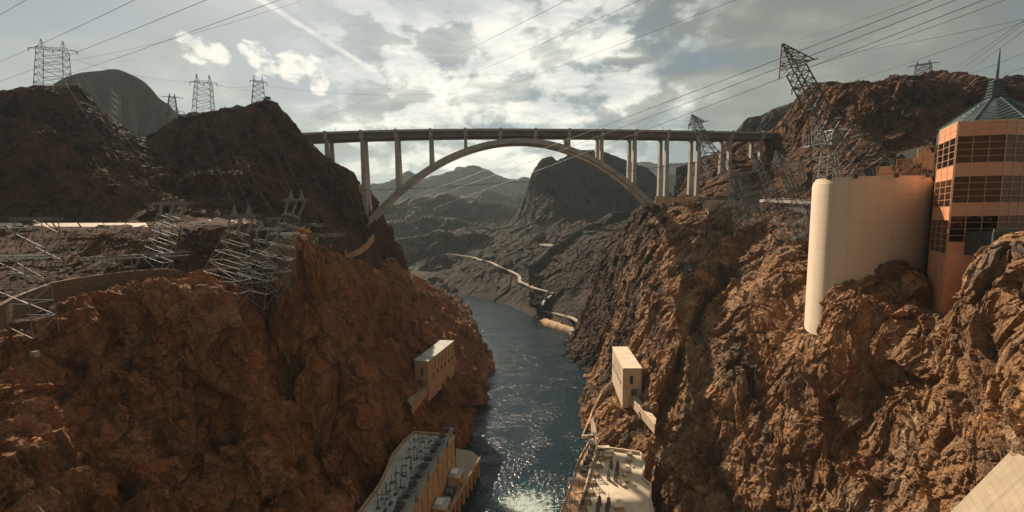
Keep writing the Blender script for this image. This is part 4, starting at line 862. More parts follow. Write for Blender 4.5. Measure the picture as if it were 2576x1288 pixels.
# tunnel portal block at the far end of the terrace
q = to[0].copy()
a = thing('portal_wall', 'tan concrete fin wall with arched opening behind the right power plant', 'wall', (q[0], q[1], tz))
pq = [Z(1487, 1085, tz), Z(1500, 1121, tz)]; dirp = pq[1] - pq[0]; nn = V3(dirp[1], -dirp[0], 0); nn /= np.linalg.norm(nn)
m_ = MB(); m_.prism([pq[0], pq[1], pq[1] + nn * -1.5, pq[0] + nn * -1.5], tz - 6, [tz + 9.5, tz + 4.5, tz + 4.5, tz + 9.5]); m_.build('wall', 'pale_concrete', a)
mm = pq[0] * 0.45 + pq[1] * 0.55; m_ = MB(); m_.prism([mm - dirp * 0.16 + nn * 0.05, mm + dirp * 0.16 + nn * 0.05, mm + dirp * 0.16 + nn * 0.12, mm - dirp * 0.16 + nn * 0.12], tz, tz + 4.2); m_.build('opening', 'dark_opening', a)
m_ = MB(); m_.box(Z(1478, 1102, tz), 8, 1.0, 2.2, 0.1); m_.build('parapet', 'pale_concrete', a)

# ------------------------------------------------------------------ valve houses on the walls
def valve_house(label, A, B, C, D_, ztop, zbot, side, mw, mr):
    """A near river-side corner, B near rock-side, C far river-side, D far rock-side (plan)"""
    a = thing('valve_house', label, 'valve house', (A[0], A[1], zbot))
    m_ = MB(); m_.prism([A, B, D_, C], zbot, ztop - 0.6); m_.build('wall', mw, a)
    g_ = 0.25; e1 = (C - A) / np.linalg.norm(C - A); e2 = (B - A) / np.linalg.norm(B - A)
    m_ = MB(); m_.prism([A - e1 * g_ - e2 * g_, B - e1 * g_ + e2 * g_, D_ + e1 * g_ + e2 * g_, C + e1 * g_ - e2 * g_], ztop - 0.6, ztop); m_.build('roof', mr, a)
    L = np.linalg.norm((C - A)[:2]); Wd = np.linalg.norm((B - A)[:2]); n = -e2
    for i in range(5):
        c = A + e1 * L * (0.24 + 0.13 * i); m_ = MB(); m_.prism([c - e1 * 0.55 + n * 0.02, c + e1 * 0.55 + n * 0.02, c + e1 * 0.55 + n * 0.07, c - e1 * 0.55 + n * 0.07], ztop - 10.6, ztop - 3.4); m_.build('slot_window', 'equipment_dark', a)
    for i in range(6):
        c = A + e1 * L * (0.17 + 0.143 * i) + V3(0, 0, 0); c[2] = ztop - 14.6
        m_ = MB(); m_.cyl(c + n * 0.02, c + n * 0.10, 1.7, 20); m_.build('round_window', 'dark_opening', a)
    f = -e1; c = A + e2 * Wd * 0.46
    m_ = MB(); m_.prism([c - e2 * 1.1 + f * 0.02, c + e2 * 1.1 + f * 0.02, c + e2 * 1.1 + f * 0.08, c - e2 * 1.1 + f * 0.08], ztop - 12.2, ztop - 6.0); w_ = m_.build('window', 'dark_opening', a)
    m_ = MB()
    for k_ in (-0.7, 0, 0.7): m_.beam(V3(*(c + e2 * k_ + f * 0.1)[:2], ztop - 12.2), V3(*(c + e2 * k_ + f * 0.1)[:2], ztop - 6.0), 0.06)
    for k_ in range(5): m_.beam(V3(*(c - e2 * 1.1 + f * 0.1)[:2], ztop - 11 + k_ * 1.1), V3(*(c + e2 * 1.1 + f * 0.1)[:2], ztop - 11 + k_ * 1.1), 0.05)
    m_.build('bars', 'equipment_dark', w_)
    c = A + e2 * Wd * 0.6; m_ = MB(); m_.prism([c - e2 * 2.2 + f * 0.02, c + e2 * 2.2 + f * 0.02, c + e2 * 2.2 + f * 0.09, c - e2 * 2.2 + f * 0.09], ztop - 21.5, ztop - 16.0); m_.build('door', 'girder_steel', a)
    m_ = MB(); m_.prism([A - e2 * 0.3 + f * 0.02, B + f * 0.02, B + f * 0.3, A - e2 * 0.3 + f * 0.3], ztop - 15.3, ztop - 14.7); m_.build('ledge', mw, a)
    return a
fl = lambda q: V3(q[0], q[1], 0)
valve_house('cream valve house with dark round windows high on the left canyon wall', *[fl(Z(x, y, 67)) for x, y in ((1076, 909), (1042.6, 905), (1141.7, 856.5), (1108, 855.5))], 67, 34, 1, 'orange_concrete', 'roof_grey')
valve_house('sunlit tan valve house with round windows high on the right canyon wall', *[fl(Z(x, y, 67)) for x, y in ((1567, 926), (1615, 926), (1540.6, 872), (1578, 872))], 67, 36, -1, 'pale_concrete', 'roof_sand')
def slab_thing(name, label, cat, pts, z, th, m, wall=None, mw='pale_concrete', wh=1.2):
    a = thing(name, label, cat, (pts[0][0], pts[0][1], z))
    mb = MB(); mb.prism([fl(q) for q in pts], z - th, z); mb.build('deck', m, a)
    if wall is not None:
        mb = MB(); wall_along(mb, wall, z - th - 1.5, z + wh, 0.5); mb.build('parapet', mw, a)
    return a
pz = [Z(x, y, 45) for x, y in ((1576, 988), (1600, 992), (1651, 1053), (1648, 1071))]
slab_thing('access_ramp', 'sunlit tan concrete ramp below the right valve house door', 'ramp', pz, 45, 4.0, 'pale_concrete', [pz[3], pz[0]])
pz = [Z(x, y, 45) for x, y in ((1077, 969), (1052, 966), (1024, 1006), (1035, 1022))]
slab_thing('access_ramp', 'dim grey concrete ramp curving below the left valve house door', 'ramp', pz, 45, 5.0, 'road_pale', [pz[0], pz[3]], 'orange_concrete')
# stair wall running down from the right valve house to the river
stp = [hit(x, y) for x, y in ((1549, 964), (1535, 974), (1518, 992), (1504, 1018), (1491, 1045), (1480, 1073), (1469, 1098))]
a = thing('stair_wall', 'narrow concrete stair wall running from right valve house down to water', 'stairs', stp[0]); m_ = MB()
for u_, v_ in zip(stp[:-1], stp[1:]): m_.beam(u_ + V3(-1, 0, 0.6), v_ + V3(-1, 0, 0.6), 0.55, 1.3)
m_.build('wall', 'pale_concrete', a)

# ------------------------------------------------------------------ parking tank, visitor building
def tank():
    A = P(2040, 470, 182); Bq = P(2335, 458, 176)
    # plan outline: rounded nose on the left, gently curved front
    pts = []
    front = [P(x, 640, y) for x, y in ((2052, 200), (2036, 190), (2034, 180), (2044, 172), (2070, 166), (2105, 162.5), (2150, 160.5), (2200, 160), (2250, 160), (2290, 160.5), (2320, 162), (2333, 165), (2335, 190))]
    G_ = np.array(front)[:, None, :]; sm = axis_interp(G_, [6] * (len(front) - 1))[:, 0]
    ztl = P(2180, 443, 161)[2]; z0 = 128.0
    a = thing('parking_tower', 'huge smooth cream concrete drum wall rising beside the glass building', 'parking structure', (sm[0][0], sm[0][1], z0))
    me = bpy.data.meshes.new('wall'); v = []; f = []; uvs = []; acc = 0; arc = [0]
    for i in range(1, len(sm)): acc += np.linalg.norm((sm[i] - sm[i - 1])[:2]); arc.append(acc)
    cx, cy = sm[:, 0].mean(), sm[:, 1].mean() + 15
    lev = [(z0, 0.0), (ztl - 2.2, 0.0), (ztl - 2.0, -0.25), (ztl - 1.4, -0.25), (ztl - 1.25, -0.5), (ztl - 0.6, -0.5), (ztl - 0.5, -0.75), (ztl, -0.75)]
    for z, off in lev:
        for q in sm:
            d = V3(cx - q[0], cy - q[1], 0); d /= np.linalg.norm(d); p_ = q - d * off; v.append((p_[0], p_[1], z))
    n = len(sm)
    for k in range(len(lev) - 1):
        for i in range(n - 1):
            f.append((k * n + i, k * n + i + 1, (k + 1) * n + i + 1, (k + 1) * n + i)); uvs.append([(arc[i], lev[k][0]), (arc[i + 1], lev[k][0]), (arc[i + 1], lev[k + 1][0]), (arc[i], lev[k + 1][0])])
    f.append(tuple(range((len(lev) - 1) * n, len(lev) * n))); uvs.append([(0, 0)] * n)
    L0 = Vector(a.location); me.from_pydata([(x - L0[0], y - L0[1], z - L0[2]) for x, y, z in v], [], f)
    ul = me.uv_layers.new(name='UVMap'); k = 0
    for p_, u_ in zip(me.polygons, uvs):
        for li, q in zip(p_.loop_indices, u_): ul.data[li].uv = q
    for p_ in me.polygons: p_.use_smooth = False
    me.materials.append(MATS['tank_panels']); o = bpy.data.objects.new('wall', me); COL.objects.link(o); o.parent = a
    mb = MB()
    for u_, v_ in zip(sm[:-1], sm[1:]): mb.beam(V3(u_[0], u_[1], ztl + 0.9), V3(v_[0], v_[1], ztl + 0.9), 0.08)
    for u_ in sm[::4]: mb.beam(V3(u_[0], u_[1], ztl), V3(u_[0], u_[1], ztl + 0.9), 0.07)
    mb.build('railing', 'dark_steel', a)
    for i in (14, 24, 34, 46, 58, 66):
        mb = MB(); q = sm[min(i, n - 1)]; mb.cyl(V3(q[0], q[1] - 0.9, ztl - 0.9), V3(q[0], q[1] - 0.9, ztl + 0.7), 0.75, 8, 1.0); mb.build('planter', 'equipment_dark', a)
    return sm, ztl
TSM, TZ = tank()
def facade(root, a, b, z0, z1, ncol, rows, off=0.12, nbay_split=None, mp='copper_panel', mg='copper_glass', mf='frame_copper', lean=0.0):
    """a glazed facet from plan point a to b: rows listed from the top, 'P' panel or 'D' dark glass"""
    a = fl(a); b = fl(b); d = (b - a) / np.linalg.norm(b - a); n = V3(d[1], -d[0], 0)
    if n @ (fl(CAM) - a) < 0: n = -n
    L = np.linalg.norm(b - a); nr = len(rows); h = (z1 - z0) / nr
    i = 0
    while i < nr:
        j = i
        while j < nr and rows[j] == rows[i]: j += 1
        zt, zb = z1 - i * h, z1 - j * h
        mb = MB()
        for c in range(ncol):
            p0 = a + d * L * c / ncol; p1 = a + d * L * (c + 1) / ncol
            for k in range(i, j):
                mb.quad(V3(*(p0 + n * off)[:2], z1 - (k + 1) * h), V3(*(p1 + n * off)[:2], z1 - (k + 1) * h), V3(*(p1 + n * off)[:2], z1 - k * h), V3(*(p0 + n * off)[:2], z1 - k * h))
        if rows[i] == 'D': mb.build('window', mg, root)
        else: mb.build('panel_band', mp, root)
        i = j
    mb = MB(); o2 = off + 0.06
    for c in range(ncol + 1):
        q = a + d * L * c / ncol + n * o2; mb.beam(V3(*q[:2], z0), V3(*q[:2], z1), 0.07)
    for k in range(nr + 1):
        z = z1 - k * h; p0 = a + n * o2; p1 = b + n * o2; mb.beam(V3(*p0[:2], z), V3(*p1[:2], z), 0.06)
    mb.build('mullions', mf, root)
vb_plan = [P(2346, 560, 152), P(2388, 560, 137), P(2509, 560, 134.5), P(2625, 560, 139)]
vbx = [fl(q) for q in vb_plan] + [V3(226, 165, 0), V3(228, 192, 0), fl(P(2368, 560, 188))]
vtop = P(2405, 309, 137)[2]
VB = thing('glass_building', 'tall faceted building of copper coloured panels and mirrored glass with green spire roof', 'building', (*vb_plan[1][:2], 150))
m_ = MB(); m_.prism(vbx, 136, vtop - 0.2); m_.build('core', 'copper_panel', VB)
rows_a = 'PPDDDDPPDDDDPPDDDDDPPPP'
facade(VB, vbx[0], vbx[1], vtop - 2.42 * 22, vtop, 3, rows_a)
facade(VB, vbx[1], vbx[2], vtop - 2.42 * 22, vtop, 3, 'PPDDDDPPDDDDPPDDDDPPPPPP')
facade(VB, vbx[2], vbx[3], vtop - 2.42 * 22, vtop, 5, 'PPDDDDPPDDDDPPDDDDPPPPPP')
m_ = MB(); cen = np.mean([q for q in vbx], axis=0)
m_.prism([q + (cen - q) / np.linalg.norm(cen - q) * -0.35 for q in vbx], vtop - 0.2, vtop + 0.5); m_.build('cornice', 'frame_copper', VB)
# roof: octagonal pyramid with ribs, stepped neck and spire
RC = P(2497, 300, 168); rcx, rcy = RC[0], RC[1]; rr0 = 16.5; ez = P(2497, 298, 153)[2] - 2.8
apex = P(2495, 246, 168)[2]; stop = P(2503, 123, 168)[2]; neck = P(2497, 203, 168)[2]
m_ = MB(); n8 = 8; ring = [V3(rcx + rr0 * math.cos(RD(22.5 + 45 * k)), rcy + rr0 * math.sin(RD(22.5 + 45 * k)), 0) for k in range(n8)]
m_.prism(ring, vtop - 1, ez + 2.8); m_.build('drum', 'roof_copper', VB)
m_ = MB(); r3 = 2.4
topr = [V3(rcx + r3 * math.cos(RD(22.5 + 45 * k)), rcy + r3 * math.sin(RD(22.5 + 45 * k)), apex) for k in range(n8)]
lowr = [V3(rcx + (rr0 + 0.6) * math.cos(RD(22.5 + 45 * k)), rcy + (rr0 + 0.6) * math.sin(RD(22.5 + 45 * k)), ez + 2.8) for k in range(n8)]
for k in range(n8): m_.quad(lowr[k], lowr[(k + 1) % n8], topr[(k + 1) % n8], topr[k])
rf = m_.build('roof', 'roof_copper', VB)
m_ = MB()
for k in range(n8):
    a0, a1, t0, t1 = lowr[k], lowr[(k + 1) % n8], topr[k], topr[(k + 1) % n8]
    m_.beam(a0 + V3(0, 0, .15), t0 + V3(0, 0, .15), 0.2)
    for j in range(1, 9):
        f = j / 9; 
        p0 = a0 + (t0 - a0) * f; p1 = a1 + (t1 - a1) * f; mid = (p0 + p1) / 2
        drop = a0 + (a1 - a0) * 0.5
        c0 = p0; c1 = mid + ((a0 + a1) / 2 - (t0 + t1) / 2) * min(0.16, f * 0.9)
        m_.beam(c0 + V3(0, 0, .14), c1 + V3(0, 0, .14), 0.11); m_.beam(p1 + V3(0, 0, .14), c1 + V3(0, 0, .14), 0.11)
m_.build('rib', 'roof_copper', rf)
m_ = MB()
nz = np.linspace(apex - 0.5, neck, 7); 
for k in range(6):
    r_ = 2.5 - 0.16 * k; ringk = [V3(rcx + (r_) * math.cos(RD(22.5 + 45 * q)), rcy + (r_) * math.sin(RD(22.5 + 45 * q)), 0) for q in range(8)]
    m_.prism(ringk, nz[k], nz[k] + (nz[k + 1] - nz[k]) * 0.62)
    ringk = [V3(rcx + (r_ + .45) * math.cos(RD(22.5 + 45 * q)), rcy + (r_ + .45) * math.sin(RD(22.5 + 45 * q)), 0) for q in range(8)]
    m_.prism(ringk, nz[k] + (nz[k + 1] - nz[k]) * 0.62, nz[k + 1])
m_.build('neck', 'roof_copper', VB)
m_ = MB(); m_.cyl((rcx, rcy, neck), (rcx + 0.3, rcy, stop), 0.62, 8, 0.14); m_.build('spire', 'roof_copper', VB)
# stepped glazed wing behind the tank
WG = thing('glass_wing', 'low stepped wing of grey glass between the drum wall and the tall building', 'building', P(2345, 440, 178))
steps = [(2206, 2256, 418), (2256, 2309, 399), (2309, 2352, 371)]
for (xa, xb, yt) in steps:
    ya = 190.0 - (xa - 2206) * 0.07; yb = 190.0 - (xb - 2206) * 0.07
    a = fl(P(xa, yt, ya)); b = fl(P(xb, yt, yb)); zt = P((xa + xb) / 2, yt, (ya + yb) / 2)[2]
    m_ = MB(); back = V3(4, 14, 0); m_.prism([a, b, b + back, a + back], 180, zt - 0.1); m_.build('core', 'dark_opening', WG)
    rows_n = int(round((zt - 184) / 3.0)); facade(WG, a, b, 184, zt, 3, 'D' * rows_n, 0.1, mg='grey_glass')
# dark joint between the tank and the building
m_ = MB(); a = fl(P(2333, 560, 172)); b = fl(P(2350, 560, 165)); m_.prism([a, b, b + V3(4, 20, 0), a + V3(4, 20, 0)], 140, vtop - 14); m_.build('core', 'dark_opening', WG)
facade(WG, a, b, 142, vtop - 14, 2, 'D' * 16, 0.1)
# terrace slab on the right of the building
sp_ = thing('terrace', 'dark concrete terrace slab jutting right of the glass building above rocks', 'terrace', P(2560, 590, 128))
m_ = MB(); q0, q1 = P(2500, 592, 128), P(2720, 575, 120); m_.prism([fl(q0), fl(q1), fl(q1) + V3(0, 14, 0), fl(q0) + V3(0, 14, 0)], q0[2] - 7, q0[2] + 1); m_.build('deck', 'equipment_dark', sp_)
m_ = MB(); m_.prism([fl(q0), fl(q1), fl(q1) + V3(0, .3, 0), fl(q0) + V3(0, .3, 0)], q0[2] + 1, q0[2] + 2.1); m_.build('parapet', 'girder_steel', sp_)
# ------------------------------------------------------------------ dam face
def dam():
    a = thing('dam', 'curved pale concrete dam face with block joints at the lower right corner', 'dam', (60, 30, 100))
    th = np.linspace(RD(18), RD(54.8), 60); zs_ = np.linspace(178, 20, 60); v = []; f = []; uv = []
    for z in zs_:
        r = 155 - 0.5 * (178 - z)
        for t_ in th * (1 - 0.0010 * max(0, 140 - z)): v.append((r * math.sin(t_) - 60, 157 - r * math.cos(t_) - 30, z - 100))
    nt = len(th)
    for i in range(len(zs_) - 1):
        for j in range(nt - 1):
            f.append((i * nt + j, i * nt + j + 1, (i + 1) * nt + j + 1, (i + 1) * nt + j))
            uv.append([(th[j] * 140, zs_[i]), (th[j + 1] * 140, zs_[i]), (th[j + 1] * 140, zs_[i + 1]), (th[j] * 140, zs_[i + 1])])
    me = bpy.data.meshes.new('face'); me.from_pydata(v, [], f); ul = me.uv_layers.new(name='UVMap')
    for p_, u_ in zip(me.polygons, uv):
        p_.use_smooth = True
        for li, q in zip(p_.loop_indices, u_): ul.data[li].uv = q
    me.materials.append(MATS['dam_blocks']); o = bpy.data.objects.new('face', me); COL.objects.link(o); o.parent = a
dam()
# ------------------------------------------------------------------ pylons
NX = V3(1, 0, 0)
def insul(root, q, L=3.0, r=0.22, name='insulator', to=None):
    m_ = MB(); q = V3(*q); e = q + V3(0, 0, -L) if to is None else to; m_.cyl(q, e, r, 6, r * 0.8); return m_.build(name, 'insulator_brown', root)
def portal_tower(label, cpx, ytop, ybase, Y, wb, wt, arm, name='power_pylon', n=6, r=0.13, yaw=0.3, group='pylons along the skyline', m='skyline_steel', skew=0.0, peaks=1.0):
    """wide lattice pylon: body from the base to the arm, a cross arm, two pointed peaks"""
    top = P(cpx, ytop, Y); b = P(cpx + skew, ybase, Y); px = Y / FPX; H = top[2] - b[2]
    ax = V3(math.cos(yaw), math.sin(yaw), 0)
    a = thing(name, label, 'pylon', b, group); arm_z = 0.80
    mid = b + (top - b) * arm_z
    m_ = MB(); lattice_seg(m_, b - V3(0, 0, 3), mid, wb * px / 2, wt * px / 2, n, r, ax, wb * px / 4.2, wt * px / 5)
    m_.build('lattice_body', m, a)
    for sgn in (-1, 1):
        m_ = MB(); c = mid + ax * sgn * wt * px * 0.42; e = c + V3(0, 0, H * 0.2 * (1.0 if sgn < 0 else 0.92)) * peaks
        s2 = V3(-ax[1], ax[0], 0)
        for x, y in ((-1, -1), (1, -1), (1, 1), (-1, 1)): m_.beam(c + ax * x * wt * px * 0.10 + s2 * y * wt * px * 0.10, e, r)
        for f in (0.3, 0.6): m_.beam(c + (e - c) * f - ax * wt * px * 0.08 * (1 - f), c + (e - c) * f + ax * wt * px * 0.08 * (1 - f), r * 0.8)
        m_.build('peak', m, a)
    m_ = MB(); L0 = mid - ax * arm * px / 2; L1 = mid + ax * arm * px / 2; th = H * 0.045
    m_.beam(L0, L1, r); m_.beam(L0, mid + V3(0, 0, th) - ax * wt * px / 2, r); m_.beam(L1, mid + V3(0, 0, th) + ax * wt * px / 2, r); m_.beam(mid + V3(0, 0, th) - ax * wt * px / 2, mid + V3(0, 0, th) + ax * wt * px / 2, r)
    k = 10
    for i in range(k):
        f0, f1 = i / k, (i + 1) / k; hh = lambda f: th * min(1, 2.6 * min(f, 1 - f))
        m_.beam(L0 + (L1 - L0) * f0, L0 + (L1 - L0) * f1 + V3(0, 0, hh(f1)), r * 0.8)
    m_.build('crossarm', m, a)
    for f in (0.02, 0.5, 0.98): insul(a, L0 + (L1 - L0) * f, H * 0.07, 0.24)
    return a, L0, L1
portal_tower('tallest skyline pylon with two peaks on the leftmost ridge', 133, 99, 228, 335, 58, 50, 98, r=0.10, n=6, yaw=0.25)
portal_tower('skyline pylon standing on the low saddle right of the dark round hill', 512, 185, 300, 372, 44, 32, 60, r=0.10, n=6, yaw=0.2)
portal_tower('narrow skyline pylon on the summit nearest the bridge', 650, 190, 268, 378, 30, 20, 36, r=0.10, n=5, yaw=0.5)
portal_tower('small distant pylon beside the dark round hill', 433, 235, 285, 640, 20, 12, 42, r=0.2, n=4, yaw=0.4)
portal_tower('pale thin pylon in the saddle below the dark round hill, left of the pair', 290, 212, 305, 420, 20, 16, 60, r=0.10, n=5, yaw=0.2, m='tower_steel')
portal_tower('pale thin pylon in the saddle below the dark round hill, right of the pair', 333, 222, 325, 420, 14, 10, 44, r=0.10, n=5, yaw=0.2, m='tower_steel')
portal_tower('thin pylon on the slope below the saddle left of the summit pylon', 438, 265, 345, 400, 26, 16, 44, r=0.10, n=5, yaw=0.2, m='tower_steel')
portal_tower('distant pylon on the right ridge behind the glass building', 2322, 152, 205, 420, 30, 26, 56, r=0.16, n=4, yaw=-0.5)
# wood pole on the right ridge
q = P(2434, 212, 384); a = thing('utility_pole', 'thin single pole on the right ridge', 'pole', q)
m_ = MB(); m_.cyl(q - V3(0, 0, 3), P(2434, 188, 384), 0.3, 6); m_.build('shaft', 'dark_steel', a); m_ = MB(); m_.beam(P(2429, 196, 384), P(2439, 196, 384), 0.15); m_.build('crossarm', 'dark_steel', a)
q = P(672, 262, 378); a = thing('antenna_mast', 'short mast with round dishes on the summit nearest the bridge', 'mast', q)
m_ = MB(); lattice_seg(m_, q - V3(0, 0, 2), P(670, 243, 378), 1.0, 0.5, 4, 0.12); m_.build('lattice_body', 'skyline_steel', a); m_ = MB(); c = P(676, 248, 377); m_.cyl(c, c + V3(0.8, -1.2, 0), 1.6, 12); m_.build('dish', 'skyline_steel', a)

def leaning_tower(label, bpx, tpx, Yb, Yt, wb, wt, plat, n, r=0.11, peaks=0, posts=0.0, group='leaning pylons on the left bench', m='tower_steel', depth=0.55, ext=1.0, foot=True):
    """lattice tower leaning in the picture plane with a flat truss platform on top"""
    b = hit(bpx[0], bpx[1]) if Yb is None else P(bpx[0], bpx[1], Yb)
    Y0 = b[1]; t_ = P(tpx[0], tpx[1], Y0 + (Yt or 0)); px = Y0 / FPX
    a = thing('lattice_tower', label, 'pylon', b, group)
    d = t_ - b; hf_ = 1.0 - posts; body_top = b + d * hf_
    m_ = MB(); lattice_seg(m_, b - V3(0, 0, 1.5), body_top, wb * px / 2, wt * px / 2, n, r, NX, wb * px / 2 * depth, wt * px / 2 * depth, rl=r * 1.2, cross=False); m_.build('lattice_body', m, a)
    ax = NX; w = plat * px / 2; s2 = V3(0, 1, 0); th = 0.9
    if posts:
        for x in (-0.75, 0, 0.75):
            m_ = MB(); lattice_seg(m_, body_top + ax * x * w * 0.8, t_ + ax * x * w, 0.35, 0.35, 6, r * 0.55); m_.build('post', m, a)
    m_ = MB(); c = t_ + ax * w * (ext - 1) ; dd = max(1.6, w * 0.28)
    cn = {}
    for z in (0, th):
        for y in (-1, 1):
            p0, p1 = c - ax * w + s2 * dd * y + V3(0, 0, z), c + ax * w + s2 * dd * y + V3(0, 0, z); m_.beam(p0, p1, r * 1.3); cn[(z, y)] = (p0, p1)
    k = 7
    for i in range(k + 1):
        f = i / k; A_ = [cn[q_][0] + (cn[q_][1] - cn[q_][0]) * f for q_ in ((0, -1), (0, 1), (th, 1), (th, -1))]
        for j in range(4): m_.beam(A_[j], A_[(j + 1) % 4], r)
        if i < k:
            B_ = [cn[q_][0] + (cn[q_][1] - cn[q_][0]) * (i + 1) / k for q_ in ((0, -1), (0, 1), (th, 1), (th, -1))]
            m_.beam(A_[0], B_[3], r); m_.beam(A_[0], B_[1], r); m_.beam(A_[3], B_[2], r)
    m_.build('platform', m, a)
    for i in range(peaks):
        m_ = MB(); e0 = c + ax * w * (-0.45 + 0.9 * i) + V3(0, 0, th); lattice_seg(m_, e0, e0 + V3(0.3, 0, 4.4), 0.9, 0.1, 4, r * 0.7); m_.build('peak', m, a)
    for x in (-0.8, 0.0, 0.8): insul(a, c + ax * w * x - s2 * dd, 2.2, 0.2)
    if foot:
        for sx in (-1, 1):
            q_ = b + ax * sx * wb * px / 2 - s2 * wb * px / 2 * depth; zz_ = ground(q_[0], q_[1], q_[2] + 3)
            if abs(zz_ - q_[2]) < 12:
                m_ = MB(); m_.box((q_[0], q_[1], zz_ - 0.5), 1.5, 1.5, 1.9); m_.build('footing', 'road_pale', a)
    return a
leaning_tower('square lattice tower standing in front of the stone wall at the left edge', (68, 832), (48, 650), 128, 0, 98, 80, 150, 5, r=0.075, depth=0.6)
leaning_tower('lattice tower behind the leftmost one, its top level with the road', (106, 692), (92, 553), 168, 0, 76, 66, 100, 4, r=0.085)
leaning_tower('tall lattice tower with broad bright platform left of the tower cluster', (388, 668), (436, 514), 185, 0, 60, 42, 80, 6, r=0.08, posts=0.2, ext=1.0)
leaning_tower('large leaning lattice tower with two peaks on the platform in the cluster', (558, 745), (608, 546), 186, 0, 118, 44, 80, 6, r=0.08, peaks=2, posts=0.2)
leaning_tower('leaning lattice tower in the middle of the cluster with low flat top', (632, 752), (676, 579), 196, 0, 100, 46, 78, 5, r=0.08, posts=0.17, peaks=1)
leaning_tower('slender leaning lattice tower with two peaks at the right of the cluster', (672, 725), (746, 506), 208, 0, 82, 34, 58, 7, r=0.08, peaks=2, posts=0.16)
leaning_tower('pale lattice tower just left of the rock spur, lower than its neighbours', (700, 705), (716, 590), 215, 0, 70, 40, 70, 4, r=0.08)
leaning_tower('far small lattice tower beyond the tower cluster near the road', (690, 610), (688, 552), 240, 0, 26, 20, 30, 3, r=0.11)
def gantry(label, pts, Y, legs, hz=8.0, wid=3.0, r=0.14, foot_y=None):
    """long horizontal truss carried on raking legs"""
    A0 = P(*pts[0], Y); A1 = P(*pts[1], Y - 8); a = thing('line_gantry', label, 'gantry', A0, 'gantries on the left bench')
    d = A1 - A0; s2 = V3(0, 1, 0)
    m_ = MB(); n = 12
    for y in (-1, 1):
        for z in (0, -1.4): m_.beam(A0 + s2 * y * wid / 2 + V3(0, 0, z), A1 + s2 * y * wid / 2 + V3(0, 0, z), r)
    for i in range(n):
        p0 = A0 + d * i / n; p1 = A0 + d * (i + 1) / n
        m_.beam(p0 - s2 * wid / 2, p1 + s2 * wid / 2, r * .8); m_.beam(p0 - s2 * wid / 2, p0 + s2 * wid / 2, r * .8); m_.beam(p0 - s2 * wid / 2 + V3(0, 0, -1.4), p1 - s2 * wid / 2, r * .8)
    m_.build('truss', 'tower_steel', a)
    for (x, y) in legs:
        g_ = hit(x, y); m_ = MB(); t0 = A0 + d * np.clip((x - pts[0][0]) / (pts[1][0] - pts[0][0]), 0, 1)
        for dx in (-5, 4): m_.beam(g_, t0 + V3(dx, 0, -1.4), r * 1.3)
        m_.beam(g_, t0 + V3(0, 1.5, 0), r * 1.2); m_.beam(g_ + (t0 - g_) * 0.5 + V3(-2.5, 0, 0), g_ + (t0 - g_) * 0.5 + V3(2, 0, 0), r)
        m_.build('leg', 'tower_steel', a); m_ = MB(); m_.box(g_ - V3(0, 0, 1), 2.6, 2.4, 2.8); m_.build('footing', 'road_pale', a)
    for f in (0.35, 0.7, 0.98):
        m_ = MB(); c = A0 + d * f; m_.cyl(c + V3(-2.4, -2.5, 0.4), c + V3(2.4, -2.5, 0.6), 0.35, 6); m_.build('insulator', 'insulator_brown', a)
    return a
gantry('long low horizontal lattice gantry on two concrete footings above the cliff', ((210, 648), (470, 634)), 176, [(252, 708), (328, 700)])
gantry('horizontal lattice gantry below the orange rock, right of the tower cluster', ((752, 592), (868, 588)), 262, [(785, 612), (830, 620)], r=0.15)
gantry('small lattice gantry just right of the slender leaning tower', ((735, 562), (812, 564)), 268, [(765, 600), (795, 606)], r=0.15)
# tall leaning pylons on the right
def leaning_pylon(label, bpx, tpx, Y, wb, ww, head, n, r=0.16, group='leaning pylons above the right wall', m='dark_steel', foot=(1.0, 0.7)):
    b = P(bpx[0], bpx[1], Y); t_ = P(tpx[0], tpx[1], Y - 4); px = Y / FPX
    a = thing('leaning_pylon', label, 'pylon', b, group); d = t_ - b; waist = b + d * 0.5; neck_ = b + d * 0.82
    m_ = MB(); lattice_seg(m_, b - d * 0.02, waist, wb * px / 2, ww * px / 2, n, r, NX, wb * px / 2 * foot[1], ww * px / 2 * 0.8)
    lattice_seg(m_, waist, neck_, ww * px / 2, ww * px * 0.42, n, r * 0.9, NX, ww * px / 2 * 0.8, ww * px * 0.4); m_.build('lattice_body', m, a)
    m_ = MB(); lattice_seg(m_, neck_, t_, head * px / 2, 0.15, 5, r * 0.9, NX); m_.build('head', m, a)
    ax = d / np.linalg.norm(d); side = V3(0.93, -0.3, 0.1)
    for i, f in enumerate((0.86, 0.70, 0.52)):
        c = b + d * f; m_ = MB(); L = (head * 0.95) * px; e = c + side * L * 0.8; e2 = c - side * L * 0.55
        for u_ in (ax * ww * px * 0.3, -ax * ww * px * 0.3): m_.beam(c + u_, e, r); m_.beam(c + u_, e2, r)
        m_.beam(c, e, r * 1.2); m_.beam(c, e2, r * 1.2)
        for k in range(4): m_.beam(c + (e - c) * k / 4 + ax * ww * px * 0.3 * (1 - k / 4), c + (e - c) * (k + 1) / 4, r * .8)
        m_.build('crossarm', m, a); insul(a, e, 0, 0.3, to=e + side * 2.4); insul(a, e2, 3.0, 0.28)
    return a
leaning_pylon('huge dark lattice pylon leaning far to the left above the drum wall', (2152, 455), (1968, 110), 205, 150, 36, 52, 6, r=0.16)
leaning_pylon('smaller dark leaning pylon in front of the bridge deck at right', (1808, 438), (1740, 288), 330, 62, 20, 30, 5, r=0.15)
leaning_pylon('thin leaning pylon over the short road bridge, tip against brown slope', (1985, 590), (1896, 385), 262, 50, 18, 26, 5, r=0.09, m='dark_steel')
leaning_pylon('thin leaning pylon between the drum wall and the road bridge', (2046, 590), (1952, 380), 248, 46, 18, 40, 5, r=0.09, m='dark_steel')
